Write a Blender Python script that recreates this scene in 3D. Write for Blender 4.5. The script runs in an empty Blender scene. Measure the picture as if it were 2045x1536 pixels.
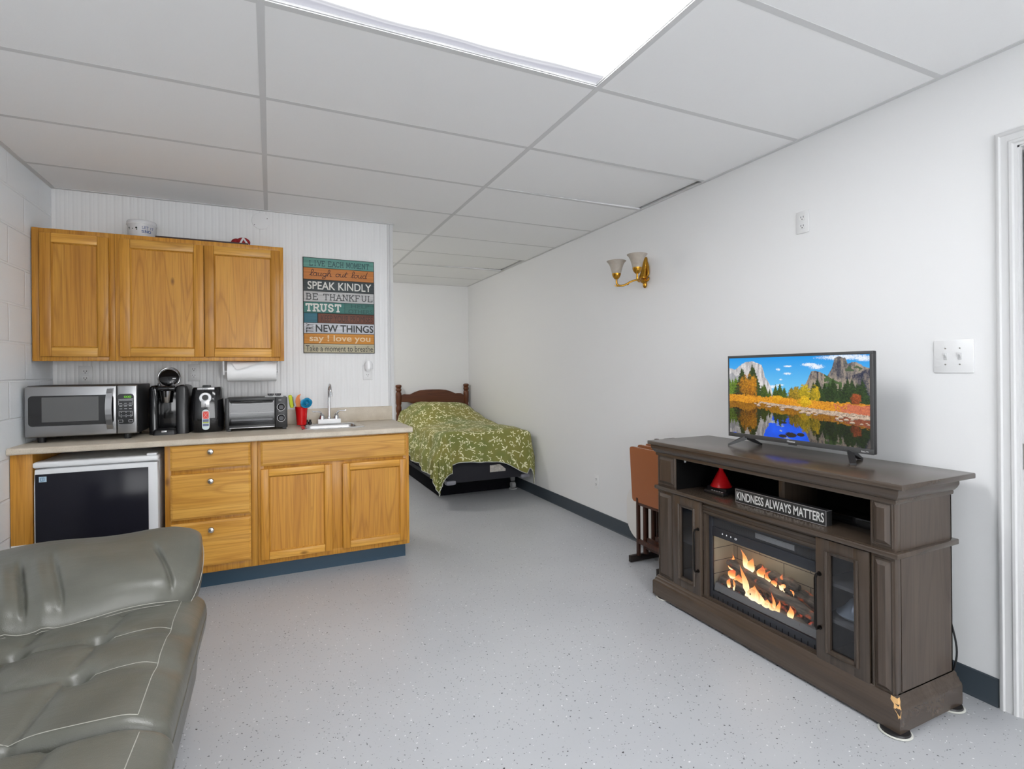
import bpy, bmesh, math, random
import numpy as np
from mathutils import Vector, Matrix
# settings of light and colour
WORLD_STR = 4.1
EXPO = 1.03
LENS_STR = 9.2
ADDED_DOME_STR = 44.0
EM = 2**-EXPO   # lamps and screens are set against this exposure
WALLC = (.755, .755, .755)
CEILC = (.86, .86, .86)
GRIDC = (.64, .64, .64)
FLOOR_A, FLOOR_B = (.40, .41, .43), (.46, .47, .485)
COMF_A, COMF_B = (.18, .21, .055), (.275, .245, .06)
LEATH_A, LEATH_B = (.085, .086, .070), (.125, .125, .105)
PI = math.pi
random.seed(7)
SC = bpy.context.scene
COL = SC.collection

# ------------------------------------------------------------------ camera
cd = bpy.data.cameras.new('camera'); cam = bpy.data.objects.new('camera', cd); COL.objects.link(cam)
YAW, ROLL, FPX, CY, CAMH = .4319, -.0094, 1046.187, 741.5, 1.2358
_f = Vector((math.sin(YAW), math.cos(YAW), 0)); _r = Vector((math.cos(YAW), -math.sin(YAW), 0)); _u = Vector((0, 0, 1))
r3 = _r*math.cos(ROLL) + _u*math.sin(ROLL); u3 = _u*math.cos(ROLL) - _r*math.sin(ROLL)
cam.matrix_world = Matrix(((r3.x, u3.x, -_f.x, 0), (r3.y, u3.y, -_f.y, 0), (r3.z, u3.z, -_f.z, CAMH), (0, 0, 0, 1)))
cd.sensor_width = 36; cd.sensor_fit = 'HORIZONTAL'
cd.lens = FPX/2045*36; cd.shift_y = (CY-768)/2045; cd.clip_start = .02
SC.camera = cam

# ------------------------------------------------------------------ world, view
w = bpy.data.worlds.new('world'); SC.world = w; w.use_nodes = True
w.node_tree.nodes['Background'].inputs[0].default_value = (.97, .985, 1, 1)
w.node_tree.nodes['Background'].inputs[1].default_value = WORLD_STR
SC.view_settings.view_transform = 'Standard'; SC.view_settings.look = 'None'
SC.view_settings.gamma = 1; SC.view_settings.use_curve_mapping = False
SC.view_settings.exposure = EXPO
SC.cycles.diffuse_bounces = 6; SC.cycles.max_bounces = 14; SC.cycles.transparent_max_bounces = 12

# ------------------------------------------------------------------ colours and materials
def lin(c):
    return c/12.92 if c <= .04045 else ((c+.055)/1.055)**2.4
def rgb(r, g, b):
    return (lin(r/255), lin(g/255), lin(b/255), 1)
def hx(c):
    return rgb(*c) if max(c) > 1 else (c[0], c[1], c[2], 1)
class NT:
    def __init__(s, name):
        s.m = bpy.data.materials.new(name); s.m.use_nodes = True; s.t = s.m.node_tree; s.n = s.t.nodes; s.l = s.t.links
        s.b = s.n['Principled BSDF']; s.out = s.n['Material Output']
    def node(s, typ, **kw):
        n = s.n.new(typ)
        for k, v in kw.items(): setattr(n, k, v)
        return n
    def link(s, a, b): s.l.new(a, b)
    def math(s, op, a, b=None, clamp=False):
        n = s.node('ShaderNodeMath', operation=op, use_clamp=clamp)
        for i, v in enumerate((a, b)):
            if v is None: continue
            if isinstance(v, (int, float)): n.inputs[i].default_value = v
            else: s.link(v, n.inputs[i])
        return n.outputs[0]
    def mix(s, fac, a, b, blend='MIX'):
        n = s.node('ShaderNodeMix', data_type='RGBA', blend_type=blend)
        for i, v in ((0, fac), (6, a), (7, b)):
            if isinstance(v, (int, float)): n.inputs[i].default_value = v
            elif isinstance(v, (tuple, list)): n.inputs[i].default_value = hx(v)
            else: s.link(v, n.inputs[i])
        return n.outputs[2]
    def coord(s, scale=(1, 1, 1), kind='Object', rnd=0.0, loc=(0, 0, 0), rot=(0, 0, 0)):
        tc = s.node('ShaderNodeTexCoord'); mp = s.node('ShaderNodeMapping')
        mp.inputs['Scale'].default_value = scale; mp.inputs['Location'].default_value = loc; mp.inputs['Rotation'].default_value = rot
        src = tc.outputs[kind]
        if rnd:
            oi = s.node('ShaderNodeObjectInfo'); ad = s.node('ShaderNodeVectorMath', operation='ADD')
            sc = s.math('MULTIPLY', oi.outputs['Random'], rnd)
            s.link(src, ad.inputs[0]); s.link(sc, ad.inputs[1]); src = ad.outputs[0]
        s.link(src, mp.inputs[0]); return mp.outputs[0]
    def noise(s, vec, scale, detail=3, rough=.55, dist=0):
        n = s.node('ShaderNodeTexNoise'); n.inputs['Scale'].default_value = scale; n.inputs['Detail'].default_value = detail
        n.inputs['Roughness'].default_value = rough; n.inputs['Distortion'].default_value = dist
        s.link(vec, n.inputs['Vector']); return n.outputs[0]
    def ramp(s, fac, stops):
        n = s.node('ShaderNodeValToRGB'); e = n.color_ramp.elements
        while len(e) < len(stops): e.new(.5)
        for i, (p, c) in enumerate(stops):
            e[i].position = p; e[i].color = hx(c) if len(c) == 3 else c
        s.link(fac, n.inputs[0]); return n.outputs[0]
    def bump(s, h, strength=.2, dist=.01):
        n = s.node('ShaderNodeBump'); n.inputs['Strength'].default_value = strength; n.inputs['Distance'].default_value = dist
        s.link(h, n.inputs['Height']); s.link(n.outputs[0], s.b.inputs['Normal'])
    def color(s, c):
        if isinstance(c, (tuple, list)): s.b.inputs['Base Color'].default_value = hx(c)
        else: s.link(c, s.b.inputs['Base Color'])
    def set(s, rough=.5, metal=0, spec=.5, coat=0, coatr=.1):
        s.b.inputs['Roughness'].default_value = rough; s.b.inputs['Metallic'].default_value = metal
        s.b.inputs['Specular IOR Level'].default_value = spec; s.b.inputs['Coat Weight'].default_value = coat; s.b.inputs['Coat Roughness'].default_value = coatr
def mat(name, c, rough=.5, metal=0, spec=.5, bump=0, bscale=80, coat=0, var=0):
    t = NT(name); t.color(c); t.set(rough, metal, spec, coat)
    if bump or var:
        v = t.coord(); nz = t.noise(v, bscale)
        if bump: t.bump(nz, bump, .004)
        if var:
            a = hx(c); lo = tuple(x*(1-var) for x in a[:3]); hi = tuple(min(1, x*(1+var)) for x in a[:3])
            t.color(t.ramp(nz, [(.3, lo+(1,)), (.7, hi+(1,))]))
    return t.m
def emis(name, c, strength):
    t = NT(name); t.color((0, 0, 0)); t.b.inputs['Emission Color'].default_value = hx(c); t.b.inputs['Emission Strength'].default_value = strength
    return t.m
def wood(name, light, mid, dark, axis='z', rough=.35, coat=.25, fine=1.0, contrast=1.0, knots=True, spec=.28):
    """grain runs along the axis; rings wander so that broad cathedral figures show"""
    t = NT(name)
    sc = {'x': (1.1, 14, 14), 'y': (14, 1.1, 14), 'z': (14, 14, 1.1)}[axis]
    s2 = {'x': (3, 160, 160), 'y': (160, 3, 160), 'z': (160, 160, 3)}[axis]
    v = t.coord(sc, rnd=37.0)
    big = t.noise(v, .55, 2, .5, .6)
    rings = t.math('FRACT', t.math('MULTIPLY', big, 9.0*fine))
    rings = t.math('PINGPONG', rings, .5)
    v2 = t.coord(s2, rnd=11.0)
    pores = t.noise(v2, 1.0, 3, .6)
    base = t.ramp(big, [(.3, light), (.55, mid), (.75, light)])
    c1 = t.mix(t.math('MULTIPLY', t.ramp(rings, [(0, (1, 1, 1)), (.22, (0, 0, 0))]), .42*contrast), base, dark)
    c2 = t.mix(t.math('MULTIPLY', t.ramp(pores, [(.38, (1, 1, 1)), (.55, (0, 0, 0))]), .35*contrast), c1, dark)
    if knots:
        kv = t.coord({'x': (2.2, 5, 5), 'y': (5, 2.2, 5), 'z': (5, 5, 2.2)}[axis], rnd=53.0)
        vo = t.node('ShaderNodeTexVoronoi'); vo.inputs['Scale'].default_value = 1.1; t.link(kv, vo.inputs['Vector'])
        c2 = t.mix(t.ramp(vo.outputs['Distance'], [(.03, (.75, .75, .75)), (.075, (0, 0, 0))]), c2, tuple(x*.5 for x in hx(dark)[:3]))
    oi = t.node('ShaderNodeObjectInfo')
    hv = t.node('ShaderNodeHueSaturation'); t.link(c2, hv.inputs['Color'])
    t.link(t.math('ADD', t.math('MULTIPLY', oi.outputs['Random'], .22), .89), hv.inputs['Value'])
    t.color(hv.outputs[0]); t.set(rough, 0, spec, coat*.5, .2)
    t.bump(pores, .06, .002)
    return t.m
def glass(name, tint=(.8, .82, .84), refl=.10, rough=.03):
    t = NT(name); t.n.remove(t.b)
    tr = t.node('ShaderNodeBsdfTransparent'); tr.inputs[0].default_value = hx(tint)
    gl = t.node('ShaderNodeBsdfGlossy'); gl.inputs[0].default_value = (1, 1, 1, 1); gl.inputs['Roughness'].default_value = rough
    fr = t.node('ShaderNodeLayerWeight'); fr.inputs[0].default_value = .5
    mx = t.node('ShaderNodeMixShader'); t.link(t.math('ADD', t.math('MULTIPLY', t.math('POWER', fr.outputs['Facing'], 5.0), .8), refl*.6, True), mx.inputs[0])
    t.link(tr.outputs[0], mx.inputs[1]); t.link(gl.outputs[0], mx.inputs[2]); t.link(mx.outputs[0], t.out.inputs[0])
    return t.m
def attr_mat(name, emit=0.0, alpha=False, rough=.4):
    """colour comes from the mesh's own picture (screen image, flame)"""
    t = NT(name); a = t.node('ShaderNodeAttribute', attribute_name='Col')
    if emit:
        t.color((0.01, 0.01, 0.01)); t.link(a.outputs[0], t.b.inputs['Emission Color']); t.b.inputs['Emission Strength'].default_value = emit
    else: t.color(a.outputs[0])
    if alpha: t.link(a.outputs['Alpha'], t.b.inputs['Alpha'])
    t.set(rough); return t.m

# ------------------------------------------------------------------ mesh builder
class MB:
    def __init__(s): s.v = []; s.f = []; s.m = []; s.sm = []
    def add(s, verts, faces, mi=0, M=None):
        o = len(s.v)
        if M is not None: verts = [M @ Vector(p) for p in verts]
        s.v += [tuple(p) for p in verts]
        for f in faces: s.f.append([i+o for i in f]); s.m.append(mi)
        return s
    def addbm(s, bm, mi=0, M=None):
        bm.verts.index_update()
        s.add([v.co.copy() for v in bm.verts], [[v.index for v in f.verts] for f in bm.faces], mi, M); bm.free(); return s
    def box(s, x0, x1, y0, y1, z0, z1, bev=0.0, seg=2, mi=0, M=None):
        bm = bmesh.new()
        vs = [bm.verts.new(p) for p in ((x0, y0, z0), (x1, y0, z0), (x1, y1, z0), (x0, y1, z0), (x0, y0, z1), (x1, y0, z1), (x1, y1, z1), (x0, y1, z1))]
        for f in ((0, 3, 2, 1), (4, 5, 6, 7), (0, 1, 5, 4), (1, 2, 6, 5), (2, 3, 7, 6), (3, 0, 4, 7)): bm.faces.new([vs[i] for i in f])
        if bev: bmesh.ops.bevel(bm, geom=bm.edges[:], offset=min(bev, .49*min(abs(x1-x0), abs(y1-y0), abs(z1-z0))), segments=seg, affect='EDGES', profile=.5)
        return s.addbm(bm, mi, M)
    def rbox(s, x0, x1, y0, y1, z0, z1, r, nx=8, ny=8, nz=4, mi=0, fn=None, M=None):
        """rounded box on a grid, then pushed about by fn(point)"""
        bm = bmesh.new(); c = Vector(((x0+x1)/2, (y0+y1)/2, (z0+z1)/2)); h = Vector((abs(x1-x0)/2, abs(y1-y0)/2, abs(z1-z0)/2))
        N = (nx, ny, nz); lim = [max(h[i]-r, 1e-4) for i in range(3)]
        def pt(p):
            q = Vector([max(-lim[i], min(lim[i], p[i])) for i in range(3)]); d = p-q
            if d.length > 1e-9: q = q + d.normalized()*r
            return q + c
        for ax in range(3):
            a, b = (ax+1) % 3, (ax+2) % 3
            for sg in (-1, 1):
                g = []
                for i in range(N[a]+1):
                    row = []
                    for j in range(N[b]+1):
                        p = Vector((0, 0, 0)); p[ax] = sg*h[ax]
                        p[a] = -h[a]+2*h[a]*i/N[a]; p[b] = -h[b]+2*h[b]*j/N[b]
                        row.append(bm.verts.new(pt(p)))
                    g.append(row)
                for i in range(N[a]):
                    for j in range(N[b]):
                        q = [g[i][j], g[i+1][j], g[i+1][j+1], g[i][j+1]]
                        bm.faces.new(q if sg > 0 else q[::-1])
        bmesh.ops.remove_doubles(bm, verts=bm.verts[:], dist=1e-5)
        if fn:
            for v in bm.verts: v.co = Vector(fn(v.co))
        return s.addbm(bm, mi, M)
    def cyl(s, p0, p1, r0, r1=None, n=20, cap=True, mi=0):
        return s.tube([p0, p1], [r0, r0 if r1 is None else r1], n, cap, mi)
    def tube(s, pts, r, n=10, cap=True, mi=0, closed=False):
        pts = [Vector(p) for p in pts]; L = len(pts)
        rs = r if isinstance(r, (list, tuple)) else [r]*L
        vs = []; fs = []; up = None
        for i, p in enumerate(pts):
            a = pts[i-1] if (i or closed) else p; b = pts[(i+1) % L] if (i < L-1 or closed) else p
            d = (b-a).normalized()
            if up is None: up = d.orthogonal().normalized()
            else:
                up = up-d*up.dot(d)
                up = up.normalized() if up.length > 1e-6 else d.orthogonal().normalized()
            sd = d.cross(up)
            for k in range(n):
                t = 2*PI*k/n; vs.append(p+(up*math.cos(t)+sd*math.sin(t))*rs[i])
        for i in range(L if closed else L-1):
            for k in range(n):
                a = i*n+k; b = i*n+(k+1) % n; j = (i+1) % L
                fs.append((a, b, j*n+(k+1) % n, j*n+k))
        if cap and not closed: fs += [tuple(range(n))[::-1], tuple((L-1)*n+k for k in range(n))]
        return s.add(vs, fs, mi)
    def curve(s, pts, r, n=10, k=5, mi=0):
        """tube along a smooth curve through the points"""
        P = [Vector(p) for p in pts]; R = list(r) if isinstance(r, (list, tuple)) else [r]*len(P); o = []; q = []
        for i in range(len(P)-1):
            a, b, c, d = P[max(i-1, 0)], P[i], P[i+1], P[min(i+2, len(P)-1)]
            for j in range(k):
                t = j/k; o.append(.5*(2*b+(c-a)*t+(2*a-5*b+4*c-d)*t*t+(3*b-a-3*c+d)*t**3)); q.append(R[i]*(1-t)+R[i+1]*t)
        return s.tube(o+[P[-1]], q+[R[-1]], n, mi=mi)
    def lathe(s, prof, c=(0, 0, 0), n=24, axis='z', mi=0, M=None):
        vs = []; fs = []
        for r, h in prof:
            for k in range(n):
                t = 2*PI*k/n; a, b = r*math.cos(t), r*math.sin(t)
                p = {'z': (a, b, h), 'y': (a, h, b), 'x': (h, a, b)}[axis]
                vs.append((p[0]+c[0], p[1]+c[1], p[2]+c[2]))
        L = len(prof)
        for i in range(L-1):
            for k in range(n): fs.append((i*n+k, i*n+(k+1) % n, (i+1)*n+(k+1) % n, (i+1)*n+k))
        if prof[0][0] > 1e-5: fs.append(tuple(range(n))[::-1])
        if prof[-1][0] > 1e-5: fs.append(tuple((L-1)*n+k for k in range(n)))
        return s.add(vs, fs, mi, M)
    def prism(s, poly, o, U, V, d0, d1, mi=0):
        """polygon (u,v) on plane o,U,V extruded along N=UxV from d0 to d1"""
        o, U, V = Vector(o), Vector(U), Vector(V); N = U.cross(V); n = len(poly)
        vs = [o+U*a+V*b+N*d0 for a, b in poly]+[o+U*a+V*b+N*d1 for a, b in poly]
        fs = [tuple(range(n))[::-1], tuple(range(n, 2*n))]+[(i, (i+1) % n, n+(i+1) % n, n+i) for i in range(n)]
        return s.add(vs, fs, mi)
    def sweep(s, prof, path, mi=0, closed=False):
        """profile (out,up) swept along mitred horizontal path; out is to the right of travel"""
        L = len(path); P = [Vector((p[0], p[1], 0)) for p in path]; z = [p[2] if len(p) > 2 else 0 for p in path]; vs = []; fs = []; n = len(prof)
        for i in range(L):
            d0 = (P[i]-P[i-1]).normalized() if (i or closed) else None
            d1 = (P[(i+1) % L]-P[i]).normalized() if (i < L-1 or closed) else None
            n0 = Vector((d0.y, -d0.x, 0)) if d0 else None; n1 = Vector((d1.y, -d1.x, 0)) if d1 else None
            m = n0 if n1 is None else n1 if n0 is None else (n0+n1)
            if n0 is not None and n1 is not None: m = m/(1+n0.dot(n1))
            for a, b in prof: vs.append(P[i]+m*a+Vector((0, 0, z[i]+b)))
        for i in range(L if closed else L-1):
            j = (i+1) % L
            for k in range(n): fs.append((i*n+k, j*n+k, j*n+(k+1) % n, i*n+(k+1) % n))
        if not closed: fs += [tuple(range(n)), tuple((L-1)*n+k for k in range(n))[::-1]]
        return s.add(vs, fs, mi)
    def grid(s, P, nu, nv, mi=0, flip=False):
        o = [P(i/nu, j/nv) for i in range(nu+1) for j in range(nv+1)]
        fs = []
        for i in range(nu):
            for j in range(nv):
                a = i*(nv+1)+j; q = (a, a+nv+1, a+nv+2, a+1); fs.append(q[::-1] if flip else q)
        return s.add(o, fs, mi)
    def sphere(s, c, r, n=16, m=10, mi=0, M=None, sq=(1, 1, 1)):
        pr = [(max(r*math.sin(PI*i/m), 0), -r*math.cos(PI*i/m)) for i in range(m+1)]
        k = MB(); k.lathe(pr, (0, 0, 0), n)
        vs = [(v[0]*sq[0]+c[0], v[1]*sq[1]+c[1], v[2]*sq[2]+c[2]) for v in k.v]
        return s.add(vs, k.f, mi, M)
    def build(s, name, mats, parent=None, angle=35, smooth=True, merge=False):
        me = bpy.data.meshes.new(name)
        o = Vector(parent['_o']) if parent is not None and '_o' in parent else Vector((0, 0, 0))
        me.from_pydata([Vector(p)-o for p in s.v], [], s.f)
        for m in (mats if isinstance(mats, (list, tuple)) else [mats]): me.materials.append(m)
        me.polygons.foreach_set('material_index', s.m)
        bm = bmesh.new(); bm.from_mesh(me)
        if merge: bmesh.ops.remove_doubles(bm, verts=bm.verts[:], dist=1e-6)
        bmesh.ops.recalc_face_normals(bm, faces=bm.faces[:]); bm.to_mesh(me); bm.free()
        if smooth:
            me.polygons.foreach_set('use_smooth', [True]*len(me.polygons)); me.set_sharp_from_angle(angle=math.radians(angle))
        me.update()
        ob = bpy.data.objects.new(name, me); COL.objects.link(ob)
        if parent is not None: ob.parent = parent; ob['_o'] = tuple(o)
        else: ob['_o'] = (0.0, 0.0, 0.0)
        return ob
def thing(name, label, cat, loc=(0, 0, 0), group=None):
    o = bpy.data.objects.new(name, None); COL.objects.link(o); o.location = loc; o['_o'] = tuple(float(x) for x in loc)
    o.empty_display_size = .05
    return tag(o, label, cat, group)
def each(name, m, parent, mbs, **kw):
    return [k.build(name, m, parent, **kw) for k in mbs]
def tag(o, label, cat, group=None, kind=None):
    o['label'] = label; o['category'] = cat
    if group: o['group'] = group
    if kind: o['kind'] = kind
    return o
def struct(o):
    o['kind'] = 'structure'; return o
def dup(root, loc, label=None, rot=None):
    """a copy of a thing with copies of its parts and sub-parts"""
    r = root.copy(); COL.objects.link(r); r.location = loc
    if rot is not None: r.rotation_euler = rot
    if label: r['label'] = label
    for ch in list(root.children):
        c = ch.copy(); COL.objects.link(c); c.parent = r
        for g in list(ch.children):
            d = g.copy(); COL.objects.link(d); d.parent = c
    return r
def part(o, label):
    o['label'] = label; return o

# ------------------------------------------------------------------ lettering
DG = None
def glyphs(body, offset=0.0):
    """outline letters as flat verts and faces on the xy plane"""
    cu = bpy.data.curves.new('t', 'FONT'); cu.body = body; cu.size = 1; cu.offset = offset; cu.resolution_u = 4
    ob = bpy.data.objects.new('t', cu); COL.objects.link(ob)
    dg = bpy.context.evaluated_depsgraph_get(); me = bpy.data.meshes.new_from_object(ob.evaluated_get(dg))
    vs = [v.co.copy() for v in me.vertices]; fs = [list(p.vertices) for p in me.polygons]
    bpy.data.objects.remove(ob); bpy.data.curves.remove(cu); bpy.data.meshes.remove(me)
    return vs, fs
SERIF = {  # strokes on a 1 x 1 cell, then which stroke ends carry a slab: (x, y)
 'A': ([[(.1, 0), (.5, 1), (.9, 0)], [(.26, .38), (.74, .38)]], [(.1, 0), (.9, 0)]),
 'B': ([[(.2, 0), (.2, 1)], [(.2, 1), (.6, 1), (.75, .88), (.75, .64), (.6, .53), (.2, .53)], [(.6, .53), (.82, .42), (.82, .12), (.64, 0), (.2, 0)]], [(.2, 0), (.2, 1)]),
 'C': ([[(.85, .78), (.7, .95), (.5, 1), (.28, .92), (.14, .7), (.14, .3), (.28, .08), (.5, 0), (.72, .06), (.86, .24)]], []),
 'E': ([[(.2, 0), (.2, 1)], [(.2, 1), (.82, 1), (.82, .84)], [(.2, .52), (.64, .52)], [(.2, 0), (.84, 0), (.84, .17)]], [(.2, 0), (.2, 1)]),
 'F': ([[(.2, 0), (.2, 1)], [(.2, 1), (.82, 1), (.82, .84)], [(.2, .52), (.64, .52)]], [(.2, 0), (.2, 1)]),
 'H': ([[(.2, 0), (.2, 1)], [(.8, 0), (.8, 1)], [(.2, .52), (.8, .52)]], [(.2, 0), (.2, 1), (.8, 0), (.8, 1)]),
 'I': ([[(.5, 0), (.5, 1)]], [(.5, 0), (.5, 1)]),
 'K': ([[(.2, 0), (.2, 1)], [(.8, 1), (.2, .42)], [(.4, .6), (.84, 0)]], [(.2, 0), (.2, 1), (.8, 1), (.84, 0)]),
 'L': ([[(.22, 0), (.22, 1)], [(.22, 0), (.84, 0), (.84, .2)]], [(.22, 0), (.22, 1)]),
 'M': ([[(.12, 0), (.15, 1), (.5, .25), (.85, 1), (.88, 0)]], [(.12, 0), (.15, 1), (.85, 1), (.88, 0)]),
 'N': ([[(.18, 0), (.18, 1), (.82, 0), (.82, 1)]], [(.18, 0), (.18, 1), (.82, 1)]),
 'O': ([[(.5, 1), (.25, .92), (.12, .68), (.12, .32), (.25, .08), (.5, 0), (.75, .08), (.88, .32), (.88, .68), (.75, .92), (.5, 1)]], []),
 'R': ([[(.2, 0), (.2, 1)], [(.2, 1), (.62, 1), (.8, .88), (.8, .64), (.62, .5), (.2, .5)], [(.55, .5), (.86, 0)]], [(.2, 0), (.2, 1), (.86, 0)]),
 'S': ([[(.8, .8), (.68, .95), (.5, 1), (.3, .95), (.19, .78), (.28, .6), (.7, .42), (.82, .24), (.7, .06), (.5, 0), (.3, .05), (.18, .22)]], []),
 'T': ([[(.5, 0), (.5, 1)], [(.12, .82), (.12, 1), (.88, 1), (.88, .82)]], [(.5, 0)]),
 'U': ([[(.2, 1), (.2, .28), (.34, .06), (.5, 0), (.66, .06), (.8, .28), (.8, 1)]], [(.2, 1), (.8, 1)]),
 'V': ([[(.1, 1), (.5, 0), (.9, 1)]], [(.1, 1), (.9, 1)])}
def arc(cx, cy, rx, ry, a0, a1, n=9):
    return [(cx+rx*math.cos(math.radians(a0+(a1-a0)*i/n)), cy+ry*math.sin(math.radians(a0+(a1-a0)*i/n))) for i in range(n+1)]
SCRIPT = {  # joined handwriting: strokes and the advance
 'l': ([[(0, .05)]+arc(.25, .75, .13, .3, -40, 190, 9)+[(.16, .2)]+arc(.28, .12, .12, .12, 200, 330, 6)], .42),
 'a': ([arc(.3, .25, .25, .25, 40, 400, 16), [(.53, .48), (.5, .12)]+arc(.6, .1, .1, .1, 190, 320, 5)], .7),
 'u': ([[(.05, .48), (.07, .2)]+arc(.25, .17, .18, .17, 180, 350, 8)+[(.48, .48), (.46, .12)]+arc(.56, .1, .1, .1, 190, 320, 5)], .66),
 'g': ([arc(.3, .25, .25, .25, 40, 400, 16), [(.54, .48), (.5, -.25)]+arc(.3, -.28, .2, .2, 0, -190, 8)+[(.62, .08)]], .66),
 'h': ([[(0, .05)]+arc(.22, .8, .12, .28, -40, 190, 9)+[(.1, 0), (.14, .25)]+arc(.33, .28, .18, .2, 170, 20, 7)+[(.48, .12)]+arc(.6, .1, .1, .1, 190, 320, 5)], .68),
 'o': ([arc(.28, .25, .25, .25, 80, 440, 16)+[(.5, .42), (.62, .46)]], .62),
 't': ([[(.0, .08), (.24, .85), (.14, .2)]+arc(.27, .12, .13, .12, 200, 330, 6), [(.02, .55), (.48, .62)]], .44),
 'd': ([arc(.3, .25, .25, .25, 40, 400, 16), [(.64, 1.05), (.5, .12)]+arc(.62, .1, .1, .1, 190, 320, 5)], .72)}
def strokes(body, table, th, slab=.0, adv=1.0):
    vs = []; fs = []; x = 0
    def seg(a, b, t):
        a, b = Vector(a), Vector(b); d = b-a
        if d.length < 1e-6: return
        d = d.normalized(); n = Vector((-d.y, d.x))*t/2; a = a-d*t*.42; b = b+d*t*.42
        o = len(vs); zq = (len(fs) % 13)*2.5e-5; vs.extend([Vector((q.x, q.y, zq)) for q in (a-n, b-n, b+n, a+n)]); fs.append([o, o+1, o+2, o+3])
    for ch in body:
        if ch == ' ': x += .6*adv; continue
        st, ex = table[ch]
        for s in st:
            for a, b in zip(s, s[1:]): seg((a[0]+x, a[1]), (b[0]+x, b[1]), th)
        if isinstance(ex, list):
            for e in ex: seg((e[0]+x-slab, e[1]), (e[0]+x+slab, e[1]), th*.9)
            x += adv
        else: x += ex
    return vs, fs
def fit(mb, geo, o, U, V, w, h, depth=0, mi=0, shear=0.0, keep=False):
    """lay letters into a w x h box whose lower left corner is o"""
    vs, fs = geo
    if shear: vs = [Vector((v.x+v.y*shear, v.y, v.z)) for v in vs]
    x0 = min(v.x for v in vs); x1 = max(v.x for v in vs); y0 = min(v.y for v in vs); y1 = max(v.y for v in vs)
    o, U, V = Vector(o), Vector(U), Vector(V); N = U.cross(V)
    return mb.add([o+U*((v.x-x0)/(x1-x0)*w)+V*((v.y-y0)/(y1-y0)*h)+N*(depth+v.z) for v in vs], fs, mi)
def picture(ob, fn):
    """corner-free point colours: fn(vertex index, co) -> rgba"""
    me = ob.data; a = me.color_attributes.new('Col', 'FLOAT_COLOR', 'POINT')
    a.data.foreach_set('color', [c for v in me.vertices for c in fn(v.index, v.co)])

# ================================================================== the room
XL, XR, YK, YB, H = -1.19, 2.391, 4.02, 6.568, 2.3655
YF = -2.6
WALLX = .858
# materials of the setting
m_wall = mat('white wall paint', WALLC, .55, bump=.05, bscale=220)
m_panel = mat('white panelling paint', WALLC, .4)
m_trim = mat('white gloss trim', (.61, .61, .61), .45, spec=.25)
t = NT('painted block wall'); t.color((.84, .88, .915)); t.set(.5)
v = t.coord((1, 1, 1), loc=(0, .07, -.031))
sp = t.node('ShaderNodeSeparateXYZ'); t.link(v, sp.inputs[0]); cb = t.node('ShaderNodeCombineXYZ'); t.link(sp.outputs[1], cb.inputs[0]); t.link(sp.outputs[2], cb.inputs[1])
br = t.node('ShaderNodeTexBrick'); br.inputs['Scale'].default_value = 1; br.inputs['Brick Width'].default_value = .39; br.inputs['Row Height'].default_value = .1965
br.inputs['Mortar Size'].default_value = .008; br.inputs['Mortar Smooth'].default_value = .6; t.link(cb.outputs[0], br.inputs['Vector'])
h1 = t.math('ADD', t.math('MULTIPLY', br.outputs['Fac'], -1.0), t.math('MULTIPLY', t.noise(v, 90, 4), .25))
t.bump(h1, .55, .006); m_block = t.m
t = NT('speckled grey epoxy floor'); v = t.coord()
base = t.ramp(t.noise(v, 1.1, 3), [(.3, FLOOR_A), (.7, FLOOR_B)])
def flecks(scale, frac, size, seed):
    vv = t.coord((1, 1, 0), loc=(seed, seed*.7, 0))
    nz = t.node('ShaderNodeTexNoise'); nz.inputs['Scale'].default_value = 130; t.link(vv, nz.inputs['Vector'])
    ad = t.node('ShaderNodeVectorMath', operation='MULTIPLY_ADD'); t.link(nz.outputs['Color'], ad.inputs[0]); ad.inputs[1].default_value = (.011, .011, 0); t.link(vv, ad.inputs[2])
    vo = t.node('ShaderNodeTexVoronoi'); vo.inputs['Scale'].default_value = scale; t.link(ad.outputs[0], vo.inputs['Vector'])
    sc = t.node('ShaderNodeSeparateColor'); t.link(vo.outputs['Color'], sc.inputs[0])
    pick = t.math('LESS_THAN', sc.outputs[0], frac)
    sz = t.math('MULTIPLY', sc.outputs[1], size)
    return t.math('MULTIPLY', pick, t.math('LESS_THAN', vo.outputs['Distance'], sz))
c = t.mix(flecks(75, .55, .20, 0), base, (.06, .06, .065))
c = t.mix(flecks(75, .38, .20, 5.3), c, (.76, .76, .76))
c = t.mix(flecks(110, .5, .24, 9.1), c, (.16, .16, .17))
c = t.mix(flecks(48, .12, .16, 2.2), c, (.02, .02, .022))
t.color(c); t.set(.36, 0, .5); t.bump(t.noise(v, 45, 3), .06, .003); m_floor = t.m
m_tile = mat('ceiling tile', CEILC, .8, bump=.06, bscale=160)
m_grid = mat('ceiling grid metal', GRIDC, .8, spec=.1)
m_void = mat('black gap shade', (.02, .02, .02), .9)
m_base = mat('dark vinyl base', (.045, .058, .072), .45)
m_navy = mat('navy vinyl base', (.022, .058, .095), .4)

struct(MB().box(XL-.1, XR+.1, YF-.1, YB+.1, -.08, 0).build('floor', m_floor))
# left wall: painted concrete block
struct(MB().box(XL-.1, XL, YF, YK+.11, 0, H+.1).build('wall_left', m_block))
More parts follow.
